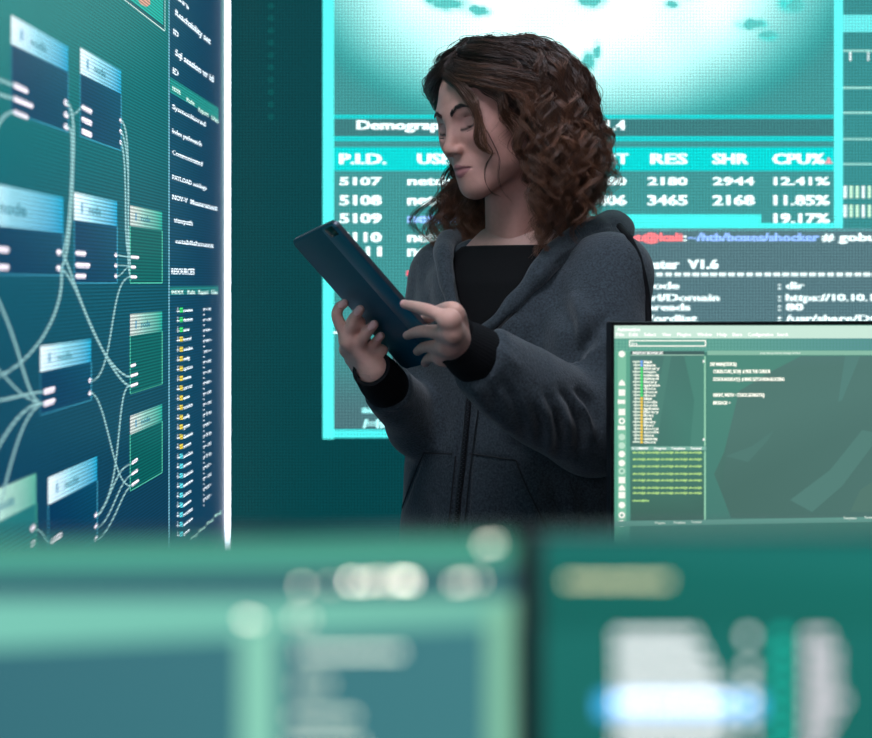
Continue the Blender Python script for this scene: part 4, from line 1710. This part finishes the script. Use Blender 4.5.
# ---- zip: two rows of teeth and a tape
M_zip = mat('black zip tape', (10, 11, 13), .6)
M_teeth = mat('dark metal zip teeth', (52, 56, 62), .35, .8)
zp = [(469, 398), (467, 420), (464.5, 445), (462, 470), (459, 495), (456.5, 520), (454.5, 545), (452, 570)]
Pz = np.array([front_hit(*q, .001, 2.03) for q in zp])
MB().tube(Pz + np.array([0, .0015, 0]), .0042, 8).build('zip_tape', M_zip, hood_o, True)
b = MB()
tq = np.linspace(0, len(Pz) - 1.001, 90)
for i, q in enumerate(tq):
    k = int(q)
    p = Pz[k] + (Pz[k + 1] - Pz[k]) * (q - k) + np.array([.0011 * (1 if i % 2 else -1), -.003, 0])
    b.obox(p, (.0013, 0, 0), (0, .0008, 0), (0, 0, .0009))
b.build('zip_teeth', M_teeth, hood_o)
# stitched pocket edges
M_seam = mat('dark seam thread', (20, 23, 27), .8)
for L_ in ([(424, 453), (438, 453.5), (452, 454)], [(470, 454), (484, 455.5), (500, 458), (516, 460.5)], [(516, 460.5), (521, 474), (529, 492), (540, 514), (548, 530)], [(424, 453), (417, 468), (409, 488), (402, 508)],
           [(455.5, 456), (452, 490), (448, 530)], [(478, 410), (474, 440), (470, 470), (465, 520)]):
    P = np.array([front_hit(*q, .0004, 2.03) for q in L_])
    tt = np.linspace(0, 1, 20)
    P = np.stack([np.interp(tt, np.linspace(0, 1, len(L_)), P[:, i]) for i in range(3)], 1)
    MB().tube(P, .0011, 6).build('pocket_seam', M_seam, hood_o, True)
# bare zip edges up both sides of the opening
for E in ([(469, 346), (461, 320), (454.5, 284), (450, 246)], [(479, 346), (491, 338), (521, 304), (550, 267)]):
    P = np.array([front_hit(*q, .0, 2.05) for q in E])
    tt = np.linspace(0, 1, 24)
    P = np.stack([np.interp(tt, np.linspace(0, 1, 4), P[:, i]) for i in range(3)], 1)
    MB().tube(P, .0026, 6).build('zip_edge', M_zip, hood_o, True)

# ---- hood lying round the neck and on the back
v = Vol((-.02, 2.0, 1.20), (.36, 2.50, 1.46), .0035)
P = [q_ + np.array([0, .006, 0]) for q_ in [pt(478, 335, 2.082), pt(500, 318, 2.080), pt(530, 286, 2.083), pt(553, 258, 2.10), pt(580, 240, 2.15), pt(606, 231, 2.22), pt(612, 232, 2.30), pt(590, 236, 2.38), pt(548, 238, 2.42), pt(500, 238, 2.40), pt(464, 238, 2.33), pt(446, 244, 2.24), pt(444, 262, 2.18), pt(448, 286, 2.15), pt(455, 312, 2.12), pt(464, 336, 2.10)]]
R = [.006, .010, .014, .020, .024, .026, .028, .030, .030, .028, .024, .018, .015, .013, .011, .006]
v.chain(P, R, .01, kj=0)
v.chain([pt(612, 232, 2.28), pt(600, 262, 2.40), pt(560, 300, 2.44), pt(500, 300, 2.43), pt(460, 262, 2.37)], [.028, .045, .05, .05, .03], .03, kj=0)
V, Q = v.surface()
V = relax(V, Q, 1, .5)
n = vnormals(V, Q)
V = strokes(V, n, [([(553, 266), (580, 247), (606, 238), (622, 238)], 2.0, -.005, 2.0, 2.4), ([(560, 252), (585, 234), (606, 226), (622, 225)], 1.6, -.004, 2.0, 2.4), ([(447, 250), (450, 285), (458, 318)], 1.4, -.004, 2.0, 2.4)])
ph = rng.uniform(0, 6.28, 4)
V = V + n * (np.sin(V[:, 0] * 70 + ph[0]) * np.sin(V[:, 1] * 60 + ph[1]) * np.sin(V[:, 2] * 80 + ph[2]) * .003)[:, None]
link('hood', fast_mesh('hood', V, Q), M_fleece, hood_o)
# black stripe from the hood down over the shoulder and sleeve
st = [(622, 226), (632, 238), (641, 256), (646, 276), (650, 298), (651, 318), (650, 336)]
x, y = pixels(HV)
P = []
for a, c in st:
    k = np.hypot(x - (a - 4), y - c) < 5
    P.append(pt(a - 2.5, c, (HV[k, 1].min() + .012) if k.any() else 2.16))
P = np.array(P)
tt = np.linspace(0, 1, 30)
P = np.stack([np.interp(tt, np.linspace(0, 1, len(st)), P[:, i]) for i in range(3)], 1)
MB().tube(P, .0050, 10).build('stripe', M_rib, hood_o, True)

# ---- jeans and shoes (below the desks)
v = Vol((-.15, 1.95, .03), (.40, 2.50, .93), .008)
torso_field(v, .008, .74, .90)
for s_ in (-1, 1):
    hip = BC + bL * (s_ * .085) + np.array([0, 0, .84])
    kn = BC + bL * (s_ * .095) + bF * .02 + np.array([0, 0, .47])
    an = BC + bL * (s_ * .10) + np.array([0, 0, .09])
    v.cap(hip, kn, .092, .066, .04)
    v.cap(kn, an, .064, .056, .01)
V, Q = v.surface()
M_jean = mat('black denim', (24, 27, 34), .85, noise=(300, .25), bump=(600, .4))
link('jeans', fast_mesh('jeans', relax(V, Q, 1), Q), M_jean, W)
M_shoe = mat('black leather', (18, 18, 20), .45)
M_sole = mat('white rubber', (200, 200, 196), .6)
for s_ in (-1, 1):
    an = BC + bL * (s_ * .10)
    v = Vol(an + np.array([-.18, -.20, 0]), an + np.array([.18, .20, .16]), .005)
    v.chain([an + bF * -.03 + np.array([0, 0, .05]), an + bF * .06 + np.array([0, 0, .05]), an + bF * .14 + np.array([0, 0, .04])], [.038, .038, .030], .02, kj=0)
    v.cap(an + np.array([0, 0, .06]), an + np.array([0, 0, .12]), .040, .040, .02)
    X, Y, Z = v.ax[0][:, None, None], v.ax[1][None, :, None], v.ax[2][None, None, :]
    v.D = np.maximum(v.D, (.018 - Z)).astype(np.float32)
    V, Q = v.surface()
    sh = link('shoe', fast_mesh('shoe', V, Q), M_shoe, W)
    P = []
    for i in range(32):
        q = 2 * math.pi * i / 32
        f_, l_ = math.cos(q), math.sin(q)
        P.append((.055 + .125 * f_, .044 * l_ * (1 + .12 * f_)))
    V = [an + bF * a + bL * b_ + np.array([0, 0, z]) for z in (0, .022) for a, b_ in P]
    F = [(i, (i + 1) % 32, 32 + (i + 1) % 32, 32 + i) for i in range(32)] + [tuple(range(32))[::-1], tuple(range(32, 64))]
    MB().add(V, F).build('sole', M_sole, sh)
# ---- curly hair: every lock is a clump of thin tapered strands
HS = h2w((0, -.012, .030))            # centre of the skull
HRX, HRY, HRZ = .075, .097, .081


def envelope(psi, lam):
    """outline of the hair in the upright plane at bearing psi (0 = face, +90 = her left): polyline (r, z)"""
    c, s_ = math.cos(psi), math.sin(psi)
    Rb = .146 if c < 0 else .103
    R = 1 / math.sqrt((c / Rb) ** 2 + (s_ / .118) ** 2)
    zt = .092
    th = np.linspace(0, math.pi / 2, 24)
    r = list(R * np.sin(th) ** .92)
    z = list(zt * np.cos(th))
    for zz in np.linspace(-.02, -.30, 18):
        k = 1 + .16 * sstep(0, -.11, np.array(zz)) - .10 * sstep(-.14, -.26, np.array(zz))
        r.append(R * float(k))
        z.append(zz)
    return np.array(r) * lam, np.array(z)


def lock(psi0, el, psi1, lam, zend, amp, wl, K=30, front=0.0, turn=(.015, .085), curl0=.25):
    """one guide: root at bearing psi0 and elevation el on the skull, drawn round to bearing psi1 on the way down"""
    r0 = np.array([HRX * math.cos(el) * math.sin(psi0), HRY * math.cos(el) * math.cos(psi0), HRZ * math.sin(el)])
    root = HS + _L0 * r0[0] + _F0 * r0[1] + _Z * r0[2]
    rr_, zz = envelope(psi0, 1.0)
    seg = np.r_[0, np.cumsum(np.hypot(np.diff(rr_), np.diff(zz)))]
    ang = np.arctan2(zz / .092, rr_ / rr_[23])
    s0 = float(np.interp(-el, -ang[:30], seg[:30]))
    s1 = float(np.interp(-zend, -zz, seg))
    s1 = max(s1, s0 + .06)
    S_ = np.linspace(0, 1, K) * (s1 - s0)
    tq = np.clip((S_ - turn[0]) / (turn[1] - turn[0]), 0, 1)
    tq = tq * tq * (3 - 2 * tq)
    psi = psi0 + (psi1 - psi0) * tq
    P = np.zeros((K, 3))
    Rd = np.zeros((K, 3))
    for i in range(K):
        rr_, zz = envelope(psi[i], lam)
        sg = np.r_[0, np.cumsum(np.hypot(np.diff(rr_), np.diff(zz)))]
        q = (s0 + S_[i]) * sg[-1] / seg[-1] if False else s0 + S_[i]
        r, z = np.interp(q, sg, rr_), np.interp(q, sg, zz)
        d = _L0 * math.sin(psi[i]) + _F0 * math.cos(psi[i])
        P[i] = HS + d * r + _Z * z
        Rd[i] = d
    off = root - P[0]
    P += off * np.exp(-(S_ / .030) ** 2)[:, None]
    # curl
    T_ = np.gradient(P, axis=0)
    T_ /= np.linalg.norm(T_, axis=1)[:, None] + 1e-9
    A = np.cross(T_, Rd)
    A /= np.linalg.norm(A, axis=1)[:, None] + 1e-9
    B = np.cross(T_, A)
    ph0 = rng.uniform(0, 6.28)
    hand_ = 1 if rng.random() < .5 else -1
    ph = ph0 + hand_ * 2 * math.pi * S_ / wl
    am = amp * (curl0 * sstep(.01, .05, S_) + (1 - curl0) * sstep(.05, .18, S_))
    return P, A, B, ph, am, S_


def hairline(psi):
    a = abs(psi)
    return np.interp(a, [0, .6, 1.0, 1.35, 1.6, 2.2, 3.15], [.36, .34, .24, -.05, -.25, -.55, -.65])


strand_P, strand_C, strand_R = [], [], []


def grow(guide, nchild, rad, spread, tone, K=30):
    P, A, B, ph, am, S_ = guide
    f = S_ / S_[-1]
    for _ in range(nchild):
        u, w_ = rng.normal(0, .6, 2)
        sp = spread * (.8 + .5 * np.sin(np.clip(f, 0, 1) * math.pi * .8) - .75 * f)
        j = rng.normal(0, .16)
        aj = am * rng.uniform(.75, 1.25)
        lag = rng.normal(0, .18)
        Q = P + A * (u * sp + aj * np.cos(ph + j + lag * f))[:, None] + B * (w_ * sp + aj * np.sin(ph + j + lag * f))[:, None]
        cut = rng.uniform(.82, 1.0)
        if cut < 1:
            x = np.linspace(0, cut, len(f))
            Q = np.stack([np.interp(x, f, Q[:, i]) for i in range(3)], 1)
        Q += np.cumsum(rng.normal(0, .00016, Q.shape), 0)
        strand_P.append(Q)
        r = rad * rng.uniform(.7, 1.15)
        strand_R.append(r * (1 - .75 * f ** 3))
        t_ = tone * rng.uniform(.7, 1.35)
        base = np.array(lin((46, 33, 28))) * t_
        tip = np.array(lin((104, 68, 50))) * t_
        strand_C.append(base[None] * (1 - f[:, None] ** 1.5) + tip[None] * f[:, None] ** 1.5)


D2R = math.pi / 180
# general coverage
n_g = 0
while n_g < 330:
    psi = rng.uniform(-math.pi, math.pi)
    el = math.asin(rng.uniform(-.62, 1.0))
    if math.sin(el) < hairline(psi) + .03:
        continue
    n_g += 1
    near = psi > -.05
    a = abs(psi)
    if near:
        lim = (86 + 32 * rng.random()) * D2R
        p1 = max(a, lim) + rng.normal(0, .08)
        zend = -.165 + rng.normal(0, .03)
        if a > 2.3:
            p1 = a + rng.normal(0, .1)
    else:
        lim = (100 + 30 * rng.random()) * D2R
        p1 = -(max(a, lim) + rng.normal(0, .08))
        zend = -.185 + rng.normal(0, .03)
    lam = 1 - .30 * rng.random() ** 1.6
    if math.sin(el) < .2:
        lam = min(lam, rng.uniform(.72, .95))
    grow(lock(psi, el, p1, lam, zend, rng.uniform(.008, .0155), rng.uniform(.055, .085)), 40, .00060, .0062, rng.uniform(.7, 1.45))
# springy locks on the outside of the near side and the back
for i in range(90):
    p1 = rng.uniform(76, 215) * D2R
    el = rng.uniform(.45, 1.35)
    p0 = p1 - rng.uniform(.0, .35) if p1 < 2.4 else p1
    if math.sin(el) < hairline(p0) + .03:
        continue
    grow(lock(p0, el, p1, rng.uniform(.98, 1.10), -.15 + rng.normal(0, .035), rng.uniform(.010, .018), rng.uniform(.05, .07)), 20, .00060, .0038, rng.uniform(1.0, 2.0))
# the front edge: rooted along the hairline, swept back off the forehead to both sides
for i in range(130):
    psi = rng.uniform(-62, 62) * D2R
    el = math.asin(float(np.clip(hairline(psi) + rng.uniform(.0, .16), -.9, .95)))
    if psi > -.12:
        p1 = rng.uniform(70, 104) * D2R
        zend = rng.uniform(-.15, -.02) if p1 > 86 * D2R else rng.uniform(-.07, -.02)
    else:
        p1 = -rng.uniform(98, 130) * D2R
        zend = rng.uniform(-.2, -.1)
    grow(lock(psi, el, p1, rng.uniform(.97, 1.06), zend, rng.uniform(.006, .011), rng.uniform(.055, .08), turn=(.0, .085)), 30, .00058, .0050, rng.uniform(.8, 1.5))
# lock hanging over the temple and cheek
def over_face(px, py, lift):
    """point just in front of the face under a picture position"""
    x, y = hv[:, 0] / hv[:, 1] * FPX + CX, HOR - (hv[:, 2] - EYE) / hv[:, 1] * FPX
    k = np.hypot(x - px, y - py) < 4
    return pt(px, py, (hv[k, 1].min() if k.any() else 2.1) - lift)


def face_lock(path, n, spread, amp, wl, lifts, tone=1.1, rad=.00055):
    K = 30
    q = np.array([over_face(a, b, l) for (a, b), l in zip(path, lifts)])
    E = np.concatenate([[2 * q[0] - q[1]], q, [2 * q[-1] - q[-2]]])
    P = []
    for t in np.linspace(0, len(q) - 1.0001, K):
        i = int(t)
        t -= i
        a, b, c, d = E[i:i + 4]
        P.append(.5 * (2 * b + (c - a) * t + (2 * a - 5 * b + 4 * c - d) * t * t + (3 * b - a - 3 * c + d) * t ** 3))
    P = np.array(P)
    for _ in range(3):
        P[1:-1] = (P[:-2] + P[1:-1] * 2 + P[2:]) / 4
    T_ = np.gradient(P, axis=0)
    T_ /= np.linalg.norm(T_, axis=1)[:, None]
    A = np.cross(T_, (0, -1, 0))
    A /= np.linalg.norm(A, axis=1)[:, None]
    B = np.cross(T_, A)
    S_ = np.r_[0, np.cumsum(np.linalg.norm(np.diff(P, axis=0), axis=1))]
    grow((P, A, B, rng.uniform(0, 6) + 2 * math.pi * S_ / wl, amp * sstep(.02, .08, S_), S_), n, rad, spread, tone, K)


face_lock([(444, 76), (456, 84), (468, 98), (475, 112), (478, 126), (477, 139), (483, 149), (494, 155)], 60, .0058, .0015, .07, [.016, .016, .016, .015, .013, .011, .010, .010])
face_lock([(450, 74), (462, 84), (472, 97), (479, 111), (482, 125), (482, 138), (488, 149), (497, 152)], 40, .0045, .003, .06, [.018] * 8, 1.3)
face_lock([(462, 70), (478, 80), (492, 92), (503, 106), (511, 122), (514, 138), (519, 152), (526, 164)], 45, .0070, .005, .06, [.020] * 8, 1.2)
face_lock([(466, 72), (486, 82), (502, 96), (514, 114), (519, 134), (521, 156), (527, 176), (530, 198)], 45, .0070, .007, .06, [.022] * 8, 1.4)
face_lock([(478, 126), (487, 142), (494, 152), (489, 160), (485, 168), (485, 180), (492, 192), (504, 200)], 4, .0016, .001, .07, [.008] * 8, 1.3, .0004)
face_lock([(486, 130), (494, 146), (500, 160), (497, 172), (498, 184), (506, 196), (512, 204), (516, 214)], 3, .0016, .001, .07, [.008] * 8, 1.3, .0004)
for p1, zend, am in ((76, -.115, .010), (82, -.13, .010)):
    grow(lock(rng.uniform(20, 40) * D2R, rng.uniform(.72, .85), p1 * D2R, rng.uniform(.88, .95), zend, am, .08, turn=(.0, .06), curl0=.6), 30, .00058, .0048, 1.1)
# thin wisps on the cheek
for p1, zend in ((56, -.115), (60, -.13), (52, -.10), (66, -.14)):
    grow(lock(35 * D2R, .75, p1 * D2R, .95, zend, .012, .06, turn=(.0, .06)), 2, .00035, .003, 1.2)
# front of the near side falling on the chest
for i in range(16):
    p1 = rng.uniform(78, 100) * D2R
    grow(lock(p1 - .1, rng.uniform(.3, .9), p1, rng.uniform(.86, 1.0), -.205 + rng.normal(0, .022), rng.uniform(.009, .015), rng.uniform(.05, .07)), 18, .0006, .0055, rng.uniform(.8, 1.4))
# far side: hangs behind the jaw, comes forward over the far shoulder
for i in range(95):
    psi = rng.uniform(-150, -70) * D2R
    el = rng.uniform(.1, .9)
    if math.sin(el) < hairline(psi) + .03:
        continue
    P, A, B, ph, am, S_ = lock(psi, el, rng.uniform(-140, -98) * D2R, rng.uniform(.78, 1.0), -.215 + rng.normal(0, .025), rng.uniform(.008, .014), rng.uniform(.05, .075))
    zr = P[:, 2] - HS[2]
    sw = sstep(-.085, -.20, zr)
    P = P + (_F0 * .060 - _L0 * .03)[None] * sw[:, None] * rng.uniform(.1, 1.2)
    grow((P, A, B, ph, am, S_), 22, .0006, .008, rng.uniform(.7, 1.2))
# flyaways
for i in range(150):
    psi = rng.uniform(-math.pi, math.pi)
    el = rng.uniform(.3, 1.5)
    if math.sin(el) < hairline(psi) + .05:
        continue
    near = psi > 0
    a = abs(psi)
    p1 = max(a, 80 * D2R) if near else -max(a, 105 * D2R)
    grow(lock(psi, el, p1, rng.uniform(1.03, 1.14), -.16 + rng.normal(0, .05), rng.uniform(.008, .02), rng.uniform(.05, .09)), 1, .00030, .004, 1.3)

M_hair = mat('dark brown hair', (46, 32, 28), .34, spec=.45, attr='Col')
hair = strands('hair', np.array(strand_P), np.array(strand_R), M_hair, W, np.array(strand_C))
# dense underlayer close to the skull
v = Vol((-.11, -.16, -.20), (.11, .10, .14), .004)
v.ell((0, -.018, .031), (.0765, .0965, .0835))
v.ell((0, -.065, -.03), (.082, .062, .09), .03)
v.cap((0, -.09, -.06), (0, -.105, -.14), .060, .045, .03)
v.ell((0, .090, -.045), (.10, .078, .104), .004, True)
V, Q = v.surface()
V = relax(V, Q, 2)
n = vnormals(V, Q)
V = V + n * (np.sin(V[:, 0] * 260 + 3 * np.sin(V[:, 2] * 60)) * .0015)[:, None]
M_under = mat('dark brown hair underlayer', (26, 19, 17), .6, noise=(200, .3))
link('hair_underlayer', fast_mesh('hair_underlayer', h2w(V), Q), M_under, W)
